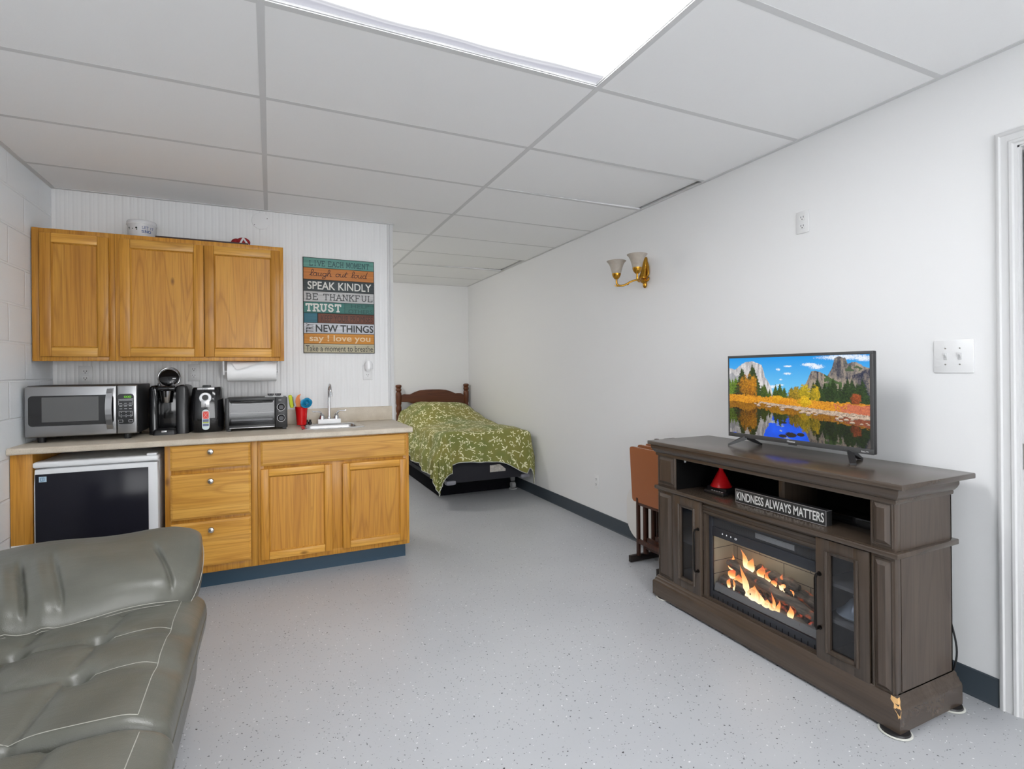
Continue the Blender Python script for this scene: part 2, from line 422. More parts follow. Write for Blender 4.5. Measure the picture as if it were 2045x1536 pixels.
# kitchen wall: beadboard with a groove every 4 cm
mb = MB(); prof = [(XL, .11)]; x = XL
prof = []
while x < WALLX-.02:
    for dx, d in ((0, 0), (.017, 0), (.0185, .0007), (.0205, .0007), (.022, 0), (.0385, 0), (.0397, .0004), (.041, 0)):
        prof.append((min(x+dx, WALLX-.02), d))
    x += .041
poly = [(a, d) for a, d in prof]+[(WALLX-.02, .11), (XL, .11)]
n = len(poly); vs = [(a, YK+d, 0) for a, d in poly]+[(a, YK+d, H+.1) for a, d in poly]
mb.add(vs, [(i, (i+1) % n, n+(i+1) % n, n+i) for i in range(n)]+[tuple(range(n, 2*n))])
struct(mb.build('wall_kitchen', m_panel))
# white corner trim that ends the partition
struct(MB().box(WALLX-.026, WALLX, YK-.006, YK+.116, 0, H, .003).box(WALLX-.044, WALLX-.028, YK-.003, YK+.01, .98, H, .002).build('trim_1', m_trim))
struct(MB().box(-.35, -.25, YK+.11, YB+.1, 0, H+.1).build('wall_alcove', m_wall))
struct(MB().box(-.35, XR+.1, YB, YB+.1, 0, H+.1).build('wall_back', m_wall))
# right wall with the doorway cut out
DY0, DY1, DZ = .05, .925, 2.012
mb = MB(); mb.box(XR, XR+.12, DY1, YB+.1, 0, H+.1); mb.box(XR, XR+.12, DY0, DY1, DZ, H+.1); mb.box(XR, XR+.12, YF, DY0, 0, H+.1)
struct(mb.build('wall_right', m_wall))
WX0, WX1, WZ0, WZ1 = -.75, 1.9, .45, 2.0     # made-up wide window behind the viewer, added to let in more light
mb = MB().box(XL-.1, XR+.12, YF-.1, YF, 0, WZ0).box(XL-.1, XR+.12, YF-.1, YF, WZ1, H+.1).box(XL-.1, WX0, YF-.1, YF, WZ0, WZ1).box(WX1, XR+.12, YF-.1, YF, WZ0, WZ1)
struct(mb.build('wall_front', m_wall))
mb = MB()
for a_ in ((WX0, WX1, WZ0, WZ0+.05), (WX0, WX1, WZ1-.05, WZ1), (WX0, WX0+.05, WZ0, WZ1), (WX1-.05, WX1, WZ0, WZ1), (.55, .6, WZ0, WZ1)): mb.box(a_[0], a_[1], YF-.07, YF-.02, a_[2], a_[3])
struct(mb.build('added_window_1', m_trim))
# baseboards
BP = [(0, 0), (.012, 0), (.008, .006), (.005, .012), (.005, .098), (.002, .102), (0, .102)]
struct(MB().sweep(BP, [(XR, YB), (XR, .99)]).build('baseboard_right', m_base))
struct(MB().sweep(BP, [(-.25, YB), (XR-.013, YB)]).build('baseboard_back', m_base))
# ceiling: tiles lying a little above the faces of the grid
XA, Y0, TY, TX = -.019, 1.1517, .6096, 1.2192
mb = MB(); xs = [XL, XA, XA+TX, XR]; ys = [Y0+TY*k for k in range(-6, 9)]; ys = [YF]+[y for y in ys if y > YF+.1]+[YB]
LIGHTS = (Y0, Y0-4*TY)
for i in range(3):
    for a, b in zip(ys, ys[1:]):
        if i == 1 and min(abs(a-y) for y in LIGHTS) < .01: continue
        x0, x1 = xs[i], xs[i+1]; z = H+.0004
        kk = round((a-Y0)/TY)
        if i == 2 and kk in (2, 6):    # two tiles sit askew at the wall
            d = .016 if kk == 2 else .02
            mb.add([(x0, a, z), (x1-.02, a, z+d), (x1-.02, b, z+d), (x0, b, z), (x0, a, z+.015), (x1-.02, a, z+d+.015), (x1-.02, b, z+d+.015), (x0, b, z+.015)], [(0, 1, 2, 3), (4, 7, 6, 5), (0, 4, 5, 1), (1, 5, 6, 2), (2, 6, 7, 3), (3, 7, 4, 0)])
            mb.add([(x0, a, z+.06), (x1, a, z+.06), (x1, b, z+.06), (x0, b, z+.06)], [(0, 1, 2, 3)], 1)  # black sheet overhead, giving the open gap its shade by colour
        else: mb.box(x0, x1, a, b, z, z+.015)
mb.box(XL-.1, XR+.12, YF-.1, YB+.1, H+.1, H+.2, mi=1)  # unseen black slab, added to keep outside light out of the tile gaps
ceil = struct(mb.build('ceiling', [m_tile, m_void], smooth=False))
mb = MB(); g = .012
for x in xs[1:3]: mb.box(x-g, x+g, YF, YB, H-.0008, H+.003)
for y in ys[1:-1]:
    for i in range(3): mb.box(xs[i]+(g if i else 0), xs[i+1]-(g if i < 2 else 0), y-g, y+g, H-.0002, H+.003)
mb.box(XL, XL+.023, YF, YK, H-.003, H+.003); mb.box(XR-.022, XR, YF, YB, H-.003, H+.003)
mb.box(XL+.023, WALLX+.01, YK-.022, YK, H-.003, H+.003); mb.box(-.25, XR-.022, YB-.022, YB, H-.003, H+.003)

mb.build('ceiling_grid', m_grid, ceil)['kind'] = 'structure'
# ceiling light: a lay-in fixture whose loose acrylic lens sags in waves
t = NT('glowing lens'); t.color((.22, .22, .22)); t.set(.6, 0, .1)
sp = t.node('ShaderNodeSeparateXYZ'); t.link(t.coord(), sp.inputs[0])
v = t.coord((2.2, 9, 1)); wv = t.math('MULTIPLY', t.math('SUBTRACT', t.noise(v, 1.0, 2), .5), .05)
yy = t.math('ADD', t.math('ABSOLUTE', t.math('ADD', sp.outputs[1], wv)), 0.0)
rim = t.ramp(yy, [(.215, (1, 1, 1)), (.236, (.040, .040, .041)), (.246, (.027, .027, .029)), (.254, (.036, .036, .038)), (.262, (.022, .022, .025)), (.29, (.028, .028, .031))])
t.link(t.mix(1.0, rim, (.97, .98, 1.0), 'MULTIPLY'), t.b.inputs['Emission Color']); t.b.inputs['Emission Strength'].default_value = LENS_STR
m_lens = t.m
def troffer(ly, label):
    lx0, lx1, ly0, ly1 = XA+g, XA+TX-g, ly+g, ly+TY-g
    cl = thing('ceiling_light', label, 'ceiling light', ((lx0+lx1)/2, (ly0+ly1)/2, H))
    def P(u, w_):
        x = lx0+(lx1-lx0)*u; y = ly0+(ly1-ly0)*w_
        s = math.sin(PI*u)**.6*math.sin(PI*w_)**.5
        return (x, y, H+.012-.006*s+.003*math.sin(u*17)*s)
    MB().grid(P, 40, 20).build('lens', m_lens, cl)
    mb = MB()
    for a in ((lx0-.004, lx0+.004, ly0, ly1), (lx1-.004, lx1+.004, ly0, ly1), (lx0, lx1, ly0-.004, ly0+.004), (lx0, lx1, ly1-.004, ly1+.004)): mb.box(a[0], a[1], a[2], a[3], H+.004, H+.095)
    mb.box(lx0, lx1, ly0, ly1, H+.092, H+.097)
    mb.build('housing', m_grid, cl)

troffer(LIGHTS[0], 'large glowing fluorescent panel with a sagging lens, in the ceiling near the room front')
troffer(LIGHTS[1], 'added fluorescent ceiling panel behind the viewer, unseen, brightening the room')  # unseen fixture, added for more light from behind
# the doorway on the right: casing, jamb, door, hinge
CP = [(0, 0), (.004, .011), (.012, .015), (.016, .015), (.02, .010), (.04, .0085), (.044, .013), (.052, .013), (.056, .007), (.064, .006), (.064, 0)]
def casing(y_in, z_in):
    mb = MB(); rings = []
    for y, z, sy, sz in ((y_in, 0, 1, 0), (y_in, z_in, 1, 1), (DY0, z_in, -1, 1), (DY0, 0, -1, 0)):
        rings.append([(XR-h, y+sy*(.064-d), z+sz*(.064-d)) for d, h in CP])
    vs = [p for r in rings for p in r]; n = len(CP); fs = []
    for i in range(3):
        for k in range(n): fs.append((i*n+k, (i+1)*n+k, (i+1)*n+(k+1) % n, i*n+(k+1) % n))
    fs += [tuple(range(n)), tuple(range(3*n, 4*n))]
    return mb.add(vs, fs)
struct(casing(DY1, DZ).build('trim_2', m_trim))
struct(MB().box(XR-.002, XR+.12, DY1-.006, DY1+.012, 0, DZ+.012).box(XR-.002, XR+.12, DY0-.012, DY0+.006, 0, DZ+.012).box(XR-.002, XR+.12, DY0, DY1, DZ-.006, DZ+.012).box(XR+.055, XR+.07, DY1-.018, DY1-.006, 0, DZ).build('trim_3', m_trim))
door = struct(MB().box(XR+.012, XR+.052, DY0+.008, DY1-.012, .008, DZ-.012, .002).build('door_1', mat('grey door paint', (.50, .50, .505), .4)))
hgs = []
for z in (.92,): hg = MB(); hgs.append(hg); hg.cyl((XR+.005, DY1-.012, z-.045), (XR+.005, DY1-.012, z+.045), .007, n=10).box(XR+.004, XR+.012, DY1-.05, DY1-.012, z-.045, z+.045)
m_steel = mat('brushed steel', (.62, .62, .62), .3, 1)
for o in each('hinge', m_steel, door, hgs): struct(o)

# an added, unseen lamp brightens the bed alcove from behind the partition
al = thing('added_dome_lamp', 'unseen dome lamp added behind the kitchen partition to brighten the bed alcove', 'ceiling light', (.25, 5.4, H))
MB().lathe([(.15, H), (.15, H-.02), (.14, H-.03), (0, H-.03)], (.25, 5.4, 0), 32).build('base', m_trim, al)
MB().lathe([(.135, H-.03), (.12, H-.06), (.07, H-.085), (0, H-.092)], (.25, 5.4, 0), 32).build('dome', emis('added lamp dome', (1, .97, .93), ADDED_DOME_STR), al)

# ================================================================== kitchen
OAKV = wood('honey oak upright grain', (.58, .285, .042), (.50, .225, .03), (.26, .095, .01), 'z')
OAKH = wood('honey oak level grain', (.72, .40, .088), (.60, .30, .05), (.32, .125, .018), 'x')
m_oakin = mat('oak interior', (.40, .25, .1), .6)
m_dark = mat('dark brown feet', (.03, .02, .012), .8)  # even dark brown, used on the fridge feet
def raised_frame(x0, x1, y, z0, z1, sw=.052, th=.02):
    """five piece door: stiles, rails with an inner bead, flat recessed panel; front face at y"""
    st = MB(); rl = []; pn = MB()
    for a, b in ((x0, x0+sw), (x1-sw, x1)): st.box(a, b, y, y+th, z0, z1, .005, 2)
    for a, b in ((z0, z0+sw), (z1-sw, z1)): rl.append(MB()); rl[-1].box(x0+sw-.001, x1-sw+.001, y+.0006, y+th, a, b, .005, 2)
    a, b, c_, d = x0+sw, x1-sw, z0+sw, z1-sw; e = .007
    bead = [((a, c_), (b, c_), (b-e, c_+e), (a+e, c_+e)), ((b, c_), (b, d), (b-e, d-e), (b-e, c_+e)), ((b, d), (a, d), (a+e, d-e), (b-e, d-e)), ((a, d), (a, c_), (a+e, c_+e), (a+e, d-e))]
    for i, q in enumerate(bead): st.add([(q[0][0], y+.003, q[0][1]), (q[1][0], y+.003, q[1][1]), (q[2][0], y+.0105, q[2][1]), (q[3][0], y+.0105, q[3][1])], [(0, 1, 2, 3)])
    pn.box(a-.004, b+.004, y+.0105, y+.016, c_-.004, d+.004)
    return st, rl, pn
def door(parent, x0, x1, y, z0, z1, sw=.052):
    st, rl, pn = raised_frame(x0, x1, y, z0, z1, sw)
    d = st.build('door', OAKV, parent); d['_o'] = parent['_o']
    each('rail', OAKH, d, rl); pn.build('panel', OAKV, d)
    return d
UF = 3.705   # face frame plane of the wall cabinets
def wall_cabinet(x0, x1, label, doors, z0=1.316, z1=2.052):
    t = thing('wall_cabinet', label, 'cabinet', ((x0+x1)/2, YK, z0), 'wall cabinets over the counter')
    MB().box(x0, x1, UF+.019, YK-.001, z0+.012, z1, .001).build('carcass', OAKV, t)
    fr = MB()
    w_ = .03
    fr.box(x0, x0+w_, UF, UF+.019, z0, z1, .0012).box(x1-w_, x1, UF, UF+.019, z0, z1, .0012)
    fr.box(x0+w_, x1-w_, UF, UF+.019, z0, z0+.035, .0012).box(x0+w_, x1-w_, UF, UF+.019, z1-.035, z1, .0012)
    if len(doors) > 1: fr.box(doors[0][1]-.02, doors[1][0]+.02, UF, UF+.019, z0+.03, z1-.03, .0012)
    fr.build('face_frame', OAKV, t)
    for a, b in doors: door(t, a, b, UF-.019, z0+.024, z1-.027)
    return t
wall_cabinet(-1.184, -.812, 'narrow oak wall cabinet with one door, against the block wall above the microwave', [(-1.148, -.838)])
wall_cabinet(-.811, .081, 'wide oak wall cabinet with two doors, above the coffee maker and toaster oven', [(-.788, -.3655), (-.3625, .060)])
# ---- base cabinets
BF, BT = 3.43, .842
m_knob = mat('satin nickel', (.55, .53, .50), .28, 1)
def slab_front(name, parent, x0, x1, z0, z1, knob=False):
    mb = MB(); y = BF-.02
    b = .012
    mb.add([(x0, BF, z0), (x1, BF, z0), (x1, BF, z1), (x0, BF, z1), (x0, y+.006, z0), (x1, y+.006, z0), (x1, y+.006, z1), (x0, y+.006, z1),
            (x0+b, y, z0+b), (x1-b, y, z0+b), (x1-b, y, z1-b), (x0+b, y, z1-b)],
           [(0, 1, 5, 4), (1, 2, 6, 5), (2, 3, 7, 6), (3, 0, 4, 7), (4, 5, 9, 8), (5, 6, 10, 9), (6, 7, 11, 10), (7, 4, 8, 11), (8, 9, 10, 11), (3, 2, 1, 0)])
    o = mb.build(name, OAKH, parent, angle=10); o['_o'] = parent['_o']
    if knob:
        kx, kz = -.311, knob
        MB().lathe([(.006, y), (.0055, y-.012), (.009, y-.015), (.0155, y-.019), (.0165, y-.024), (.013, y-.029), (.006, y-.0315), (0, y-.032)], (kx, 0, kz), 20, 'y').build('knob', m_knob, o)
    return o
t = thing('drawer_cabinet', 'oak base cabinet with a stack of three drawers beside the small fridge', 'cabinet', (-.31, 3.7, 0))
MB().box(-.535, -.075, BF+.019, YK-.001, .1, BT, .001).build('carcass', OAKV, t)
fr = MB().box(-.535, -.505, BF, BF+.019, .108, BT, .0012).box(-.108, -.075, BF, BF+.019, .108, BT, .0012)
for a, b in ((.108, .155), (.395, .43), (.668, .706), (.82, BT)): fr.box(-.505, -.108, BF+.0004, BF+.019, a, b, .0012)
fr.box(-.505, -.108, BF+.012, BF+.019, .12, BT)
fr.build('face_frame', OAKV, t)
slab_front('drawer', t, -.508, -.110, .702, .836, .798)
slab_front('drawer', t, -.508, -.110, .424, .676, .633)
slab_front('drawer', t, -.508, -.110, .150, .404, .357)
t = thing('sink_cabinet', 'oak base cabinet with a long false front over two doors, under the sink', 'cabinet', (.376, 3.7, 0))
MB().box(-.074, .824, BF+.019, YK-.001, .1, BT-.1, .001).box(-.074, -.06, BF+.019, YK-.001, BT-.1, BT).box(.81, .824, BF+.019, YK-.001, BT-.1, BT).build('carcass', OAKV, t)
fr = MB().box(-.074, -.04, BF, BF+.019, .108, BT, .0012).box(.786, .824, BF, BF+.019, .108, BT, .0012).box(.325, .42, BF+.0004, BF+.019, .14, .69, .0012)
for a, b in ((.108, .155), (.665, .70), (.82, BT)): fr.box(-.04, .786, BF+.0008, BF+.019, a, b, .0012)
fr.box(-.04, .786, BF+.012, BF+.019, .12, BT)
fr.build('face_frame', OAKV, t)
slab_front('false_front', t, -.058, .803, .690, .833)
door(t, -.059, .341, BF-.02, .136, .672, .045); door(t, .402, .805, BF-.02, .138, .670, .045)
m_kick = m_navy
struct(MB().sweep([(0, 0), (.012, 0), (.008, .006), (.005, .012), (.005, .1), (0, .1)], [(.815, YK), (.815, 3.512), (-.535, 3.512)]).box(-.53, .814, 3.514, YK-.01, 0, .1).build('baseboard_kitchen', m_kick))
t = thing('end_panel', 'plain oak panel with a white sticker, between block wall and small fridge', 'panel', (-1.147, 3.44, 0))
MB().box(-1.187, -1.100, BF, YK-.02, 0, BT, .001).build('board', OAKV, t)
MB().box(-1.186, -1.126, BF-.0006, BF, .355, .383).build('sticker', mat('paper', (.82, .82, .80), .7), t)
# ---- worktop with its upstand, cut for the sink
CT = .876
t = NT('beige speckled laminate'); v = t.coord()
c = t.ramp(t.noise(v, 14, 4), [(.3, (.50, .435, .345)), (.7, (.60, .535, .44))])
c = t.mix(t.math('MULTIPLY', t.ramp(t.noise(v, 260, 2), [(.36, (1, 1, 1)), (.48, (0, 0, 0))]), .35), c, (.36, .30, .23))
t.color(c); t.set(.38, 0, .5); m_lam = t.m
SX0, SX1, SY0, SY1 = .195, .55, 3.585, 3.945
mb = MB(); cf = 3.39
pr = [(YK-.001, CT), (cf+.012, CT), (cf+.004, CT-.003), (cf, CT-.01), (cf, CT-.028), (cf+.005, BT), (YK-.001, BT)]
def run(x0, x1, y0=None, y1=None):
    if y0 is None: poly = pr
    elif y1 is None: poly = [(y0, CT), (YK-.001, CT), (YK-.001, BT), (y0, BT)]
    else: poly = [(y1, CT)]+pr[1:6]+[(y1, BT)]
    n = len(poly); mb.add([(x0, a, b) for a, b in poly]+[(x1, a, b) for a, b in poly], [(i, (i+1) % n, n+(i+1) % n, n+i) for i in range(n)]+[tuple(range(n)), tuple(range(n, 2*n))[::-1]])
run(XL+.002, SX0); run(SX1, .843); run(SX0, SX1, 0, SY0); run(SX0, SX1, SY1)
ct = thing('countertop', 'beige speckled laminate counter with a low upstand, on the oak base cabinets', 'countertop', (-.17, 3.7, BT))
mb.build('top', m_lam, ct, angle=25)
MB().box(XL+.002, .838, YK-.02, YK-.0005, CT, .981, .004).build('backsplash', m_lam, ct)
# ---- sink
m_ss = mat('stainless steel', (.66, .66, .66), .22, 1)
sk = thing('sink', 'small stainless steel drop-in sink set in the beige counter', 'sink', (.372, 3.76, CT))
mb = MB()
def rr(x0, x1, y0, y1, r, z, n=5):
    p = []
    for cx, cy, a in ((x1-r, y1-r, 0), (x0+r, y1-r, 90), (x0+r, y0+r, 180), (x1-r, y0+r, 270)):
        for i in range(n+1):
            q = math.radians(a+90*i/n); p.append((cx+r*math.cos(q), cy+r*math.sin(q), z))
    return p
rings = [rr(.178, .567, 3.562, 3.972, .02, CT), rr(.18, .565, 3.564, 3.970, .02, CT+.004), rr(.192, .553, 3.576, 3.958, .02, CT+.0055), rr(.205, .54, 3.588, 3.865, .035, CT+.004), rr(.212, .533, 3.595, 3.858, .035, CT-.004), rr(.225, .52, 3.608, 3.845, .04, CT-.12), rr(.25, .495, 3.63, 3.82, .04, CT-.135)]
n = len(rings[0]); fs = []
for i in range(len(rings)-1): fs += [(i*n+k, i*n+(k+1) % n, (i+1)*n+(k+1) % n, (i+1)*n+k) for k in range(n)]
fs.append(tuple((len(rings)-1)*n+k for k in range(n)))
mb.add([p for r in rings for p in r], fs).build('basin', m_ss, sk, angle=50)
MB().lathe([(.0, CT-.1335), (.03, CT-.1335), (.034, CT-.136)], (.372, 3.73, 0), 20).build('drain', m_knob, sk)
# ---- faucet on the sink's rear deck
m_chrome = mat('chrome', (.62, .62, .63), .07, 1)
fa = thing('faucet', 'tall chrome gooseneck faucet with two lever handles and a white deck block, behind the sink', 'faucet', (.374, 3.905, CT+.005))
MB().box(.297, .451, 3.885, 3.93, CT+.005, CT+.036, .006, 3).build('deck_block', mat('bright white deck', (.9, .9, .9), .25), fa)  # block in plain bright white
fx, fy, fz = .374, 3.908, CT+.036
pts = [(fx, fy, fz), (fx, fy, fz+.02), (fx, fy, 1.10)]+[(fx, fy-.055+.055*math.cos(math.radians(a)), 1.10+.055*math.sin(math.radians(a))) for a in range(15, 166, 15)]+[(fx+.002, fy-.112, 1.085)]
sp_ = MB().tube(pts, [.014, .0095]+[.0085]*(len(pts)-2), 14); sp_.cyl((fx+.002, fy-.111, 1.10), (fx+.002, fy-.114, 1.072), .0105, n=14)
sp_.build('spout', m_chrome, fa)
for s in (-1, 1):
    hx_ = fx+s*.048
    mb = MB().lathe([(.0, fz), (.021, fz), (.02, fz+.012), (.014, fz+.03), (.008, fz+.037), (0, fz+.038)], (hx_, fy, 0), 18)
    mb.curve([(hx_, fy, fz+.02), (hx_+s*.006, fy-.004, fz+.042), (hx_+s*.022, fy-.008, fz+.053), (hx_+s*.05, fy-.012, fz+.054), (hx_+s*.066, fy-.014, fz+.059)], [.008, .0065, .005, .0045, .003], 10)
    mb.build('lever_handle', m_chrome, fa)
# ---- fridge
m_frw = mat('white appliance shell', (.74, .75, .76), .3)
fg = thing('mini_fridge', 'small white fridge with a black panel on its door, under the counter', 'fridge', (-.84, 3.7, 0))
MB().box(-1.086, -.565, 3.475, 3.985, .02, .795, .008, 3).build('body', m_frw, fg)
dr = MB().rbox(-1.093, -.560, 3.405, 3.468, .05, .765, .018, 6, 3, 8).build('door', m_frw, fg)
MB().box(-1.093, -.560, 3.402, 3.50, .767, .797, .01, 3).build('top_rim', m_frw, fg)
MB().box(-1.082, -.606, 3.4025, 3.407, .09, .736, .001).build('black_panel', mat('glossy black panel', (.014, .014, .02), .16, spec=.16), dr)
MB().box(-1.066, -1.036, 3.4012, 3.4026, .697, .724).build('badge', mat('pale blue sticker', (.42, .55, .65), .4), dr)
bd = MB()
for a, b, c_, d in ((-1.061, -1.058, .702, .719), (-1.054, -1.051, .704, .717), (-1.047, -1.044, .702, .719), (-1.061, -1.044, .7175, .72), (-1.061, -1.044, .701, .7035)): bd.box(a, b, 3.4007, 3.4013, c_, d)
bd.build('badge_marks', mat('slate blue ink', (.12, .22, .34), .4), dr)
MB().box(-.615, -.568, 3.41, 3.455, .797, .809, .005, 2).build('hinge_cap', m_frw, fg)
ft = []
for x in (-1.05, -.6):
    for y in (3.52, 3.94): ft.append(MB()); ft[-1].cyl((x, y, 0), (x, y, .022), .018, n=12)
each('foot', m_dark, fg, ft)

# ================================================================== things on and around the counter
m_blk = mat('black plastic', (.012, .012, .013), .38)
m_blkg = mat('glossy black plastic', (.008, .008, .009), .1)
m_grey = mat('mid grey plastic', (.22, .22, .23), .4)
m_silver = mat('silver plastic', (.52, .52, .53), .32, .6)
m_white = mat('white plastic', (.73, .73, .73), .35)
m_bsteel = mat('brushed stainless front', (.34, .34, .345), .3, 1, bump=.03, bscale=300)
# ---- microwave
mw = thing('microwave', 'stainless steel microwave with a green clock, at the left end of the counter', 'microwave', (-.93, 3.75, CT))
MX0, MX1, MYF, MZ0, MZ1 = -1.172, -.683, 3.556, .905, 1.182
MB().box(MX0, MX1, MYF+.03, MYF+.36, MZ0, MZ1, .006, 2).build('case', m_blk, mw)
dr = MB().box(MX0, -.777, MYF, MYF+.032, MZ0+.004, MZ1-.004, .006, 3).build('door', m_bsteel, mw)
def rpoly(x0, x1, z0, z1, r, n=5): return [(p[0], p[1]) for p in rr(x0, x1, z0, z1, r, 0, n)]
MB().prism(rpoly(-1.156, -.79, .967, 1.128, .018), (0, MYF, 0), (1, 0, 0), (0, 0, 1), -.002, .0012).build('window_surround', m_blkg, dr)
MB().box(-1.1, -.857, MYF-.0018, MYF-.0008, .988, 1.120).build('window', mat('grey mesh glass', (.10, .10, .10), .25), dr)
hp = [(-.804-.006*math.sin(PI*i/8), MYF-.012-.022*math.sin(PI*i/8)**.6, .933+.232*i/8) for i in range(9)]
hb = MB()
for (a, b) in zip(hp, hp[1:]): hb.add([(a[0]-.012, a[1], a[2]), (a[0]+.016, a[1], a[2]), (b[0]+.016, b[1], b[2]), (b[0]-.012, b[1], b[2]), (a[0]-.012, a[1]+.009, a[2]), (a[0]+.016, a[1]+.009, a[2]), (b[0]+.016, b[1]+.009, b[2]), (b[0]-.012, b[1]+.009, b[2])], [(0, 1, 2, 3), (4, 7, 6, 5), (0, 3, 7, 4), (1, 5, 6, 2), (0, 4, 5, 1), (3, 2, 6, 7)])
hb.box(-.816, -.788, MYF-.014, MYF+.002, .933, .945).box(-.816, -.788, MYF-.014, MYF+.002, 1.153, 1.165)
hb.build('handle', m_bsteel, dr)
cp = MB().box(-.7755, MX1, MYF, MYF+.032, MZ0+.004, MZ1-.004, .006, 3).build('control_panel', m_bsteel, mw)
MB().prism(rpoly(-.772, -.697, .962, 1.130, .016), (0, MYF, 0), (1, 0, 0), (0, 0, 1), -.002, .0012).build('keypad', m_blkg, cp)
led = emis('green clock digits', (.25, .95, .02), 1.0*EM)
fit(MB(), strokes('OOO', SERIF, .16), (-.742, MYF-.0022, 1.108), (1, 0, 0), (0, 0, 1), .033, .011).build('clock', led, cp)
kb = MB()
for r in range(3):
    for c_ in range(3): kb.box(-.764+.022*c_, -.751+.022*c_, MYF-.0018, MYF-.0011, 1.076-.015*r, 1.0785-.015*r)
for r in range(3):
    for c_ in range(3): kb.box(-.757+.022*c_, -.754+.022*c_, MYF-.0018, MYF-.0011, 1.026-.013*r, 1.029-.013*r)
def outline(mb, x0, x1, z0, z1, y, t=.0012):
    for a in ((x0, x1, z0, z0+t), (x0, x1, z1-t, z1), (x0, x0+t, z0, z1), (x1-t, x1, z0, z1)): mb.box(a[0], a[1], y, y+.0007, a[2], a[3])
outline(kb, -.768, -.703, 1.068, 1.094, MYF-.0018); outline(kb, -.766, -.704, 1.007, 1.033, MYF-.0018); outline(kb, -.770, -.748, .972, .986, MYF-.0018); outline(kb, -.722, -.702, .972, .986, MYF-.0018)
kb.box(-.768, -.70, MYF-.0018, MYF-.0011, 1.099, 1.1015)
kb.build('key_markings', mat('pale key print', (.6, .6, .62), .5), cp)
fb = []
for x in (-1.12, -.74):
    for y in (3.62, 3.88): fb.append(MB()); fb[-1].cyl((x, y, CT), (x, y, MZ0+.002), .016, .019, 12)
each('foot', m_blk, mw, fb)
# ---- single serve coffee maker, its lid raised
kx, ky = -.568, 3.80
cm = thing('coffee_maker', 'black single-serve coffee maker with its silver-rimmed lid raised, right of the microwave', 'coffee maker', (kx, ky, CT))
def shell(x0, x1, y0, y1, z0, z1, r, taper=0.0):
    mb = MB(); R = []
    for z, k in ((z0, 0), (z0+.004, 0), (z1-.02, taper), (z1-.006, taper+.006), (z1, taper+.02)): R.append(rr(x0+k, x1-k, y0+k, y1-k, r, z, 6))
    n = len(R[0]); fs = []
    for i in range(len(R)-1): fs += [(i*n+k, i*n+(k+1) % n, (i+1)*n+(k+1) % n, (i+1)*n+k) for k in range(n)]
    fs += [tuple(range(n))[::-1], tuple((len(R)-1)*n+k for k in range(n))]
    return mb.add([p for q in R for p in q], fs)
shell(-.662, -.612, 3.735, 3.955, CT, 1.168, .022).build('side_tower', m_blkg, cm)
shell(-.522, -.458, 3.715, 3.96, CT, 1.172, .024).build('water_tank', mat('smoked tank plastic', (.02, .02, .021), .3), cm)
MB().box(-.625, -.515, 3.80, 3.95, CT, 1.165, .01, 2).build('back_column', m_blkg, cm)
shell(-.637, -.515, 3.69, 3.80, CT, CT+.034, .02).build('drip_tray', m_blk, cm)
MB().box(-.59, -.563, 3.6885, 3.691, CT+.016, CT+.026, .001).build('tray_badge', m_silver, cm)
MB().lathe([(.0, 1.066), (.026, 1.066), (.029, 1.07), (.036, 1.13), (.0375, 1.136), (0, 1.136)], (-.573, 3.755, 0), 28).build('brew_head', mat('dark chrome', (.35, .35, .36), .12, 1), cm)
hd = MB().box(-.622, -.520, 3.725, 3.82, 1.135, 1.165, .012, 3)
hd.box(-.615, -.6, 3.73, 3.75, 1.16, 1.185, .004).box(-.545, -.53, 3.73, 3.75, 1.16, 1.185, .004)
hd.build('head_housing', m_blkg, cm)
lid = MB()
c0 = Vector((-.573, 3.845, 1.215))
tilt = Matrix.Translation(c0) @ Matrix.Rotation(math.radians(72), 4, 'X')
lid.lathe([(0, .02), (.038, .02), (.05, .012), (.053, 0), (.047, -.012), (.03, -.018), (0, -.02)], (0, 0, 0), 28, 'z', 0, tilt)
lo = lid.build('lid', m_blkg, cm)
ring = MB(); pts = [tilt @ Vector((.058*math.cos(math.radians(a)), .066*math.sin(math.radians(a)), -.002)) for a in range(-35, 216, 10)]
ring.tube(pts, .0045, 10); ring.build('lid_handle', mat('satin silver', (.36, .36, .365), .25, 1), lo)
bt = []
for i in range(3): bt.append(MB()); bt[-1].sphere((-.478-.009*i, 3.735+.012*i, 1.172), .0035, 8, 6)
each('button', m_silver, cm, bt)
# ---- air fryer
ax_, ay = -.362, 3.83
af = thing('air_fryer', 'black air fryer with a silver dial and coloured sticker, left of the toaster oven', 'air fryer', (ax_, ay, CT))
mb = MB(); R = []
for z, hw, r in ((CT, .082, .05), (CT+.012, .09, .055), (CT+.09, .093, .056), (CT+.19, .088, .054), (CT+.265, .08, .05), (CT+.278, .074, .046)): R.append(rr(ax_-hw, ax_+hw, ay-hw*1.25, ay+hw*1.25, r, z, 6))
n = len(R[0]); fs = []
for i in range(len(R)-1): fs += [(i*n+k, i*n+(k+1) % n, (i+1)*n+(k+1) % n, (i+1)*n+k) for k in range(n)]
fs += [tuple(range(n))[::-1], tuple((len(R)-1)*n+k for k in range(n))]
mb.add([p for q in R for p in q], fs).build('body', m_blkg, af, angle=50)
fyv = lambda z: ay-1.25*(.0925-.012*max(0, (z-CT-.1)/.165))-.001
def face_disc(rad, z, th, name, m, off=0.0, n=28):
    return MB().lathe([(0, fyv(z)-off-th), (rad*.92, fyv(z)-off-th), (rad, fyv(z)-off-th*.4), (rad, fyv(z)-off+.006)], (ax_-.004, 0, z), n, 'y').build(name, m, af)
MB().box(ax_-.048, ax_+.045, ay-1.25*.08-.003, ay-.05, CT+.262, CT+.277, .003).build('name_plate', m_silver, af)
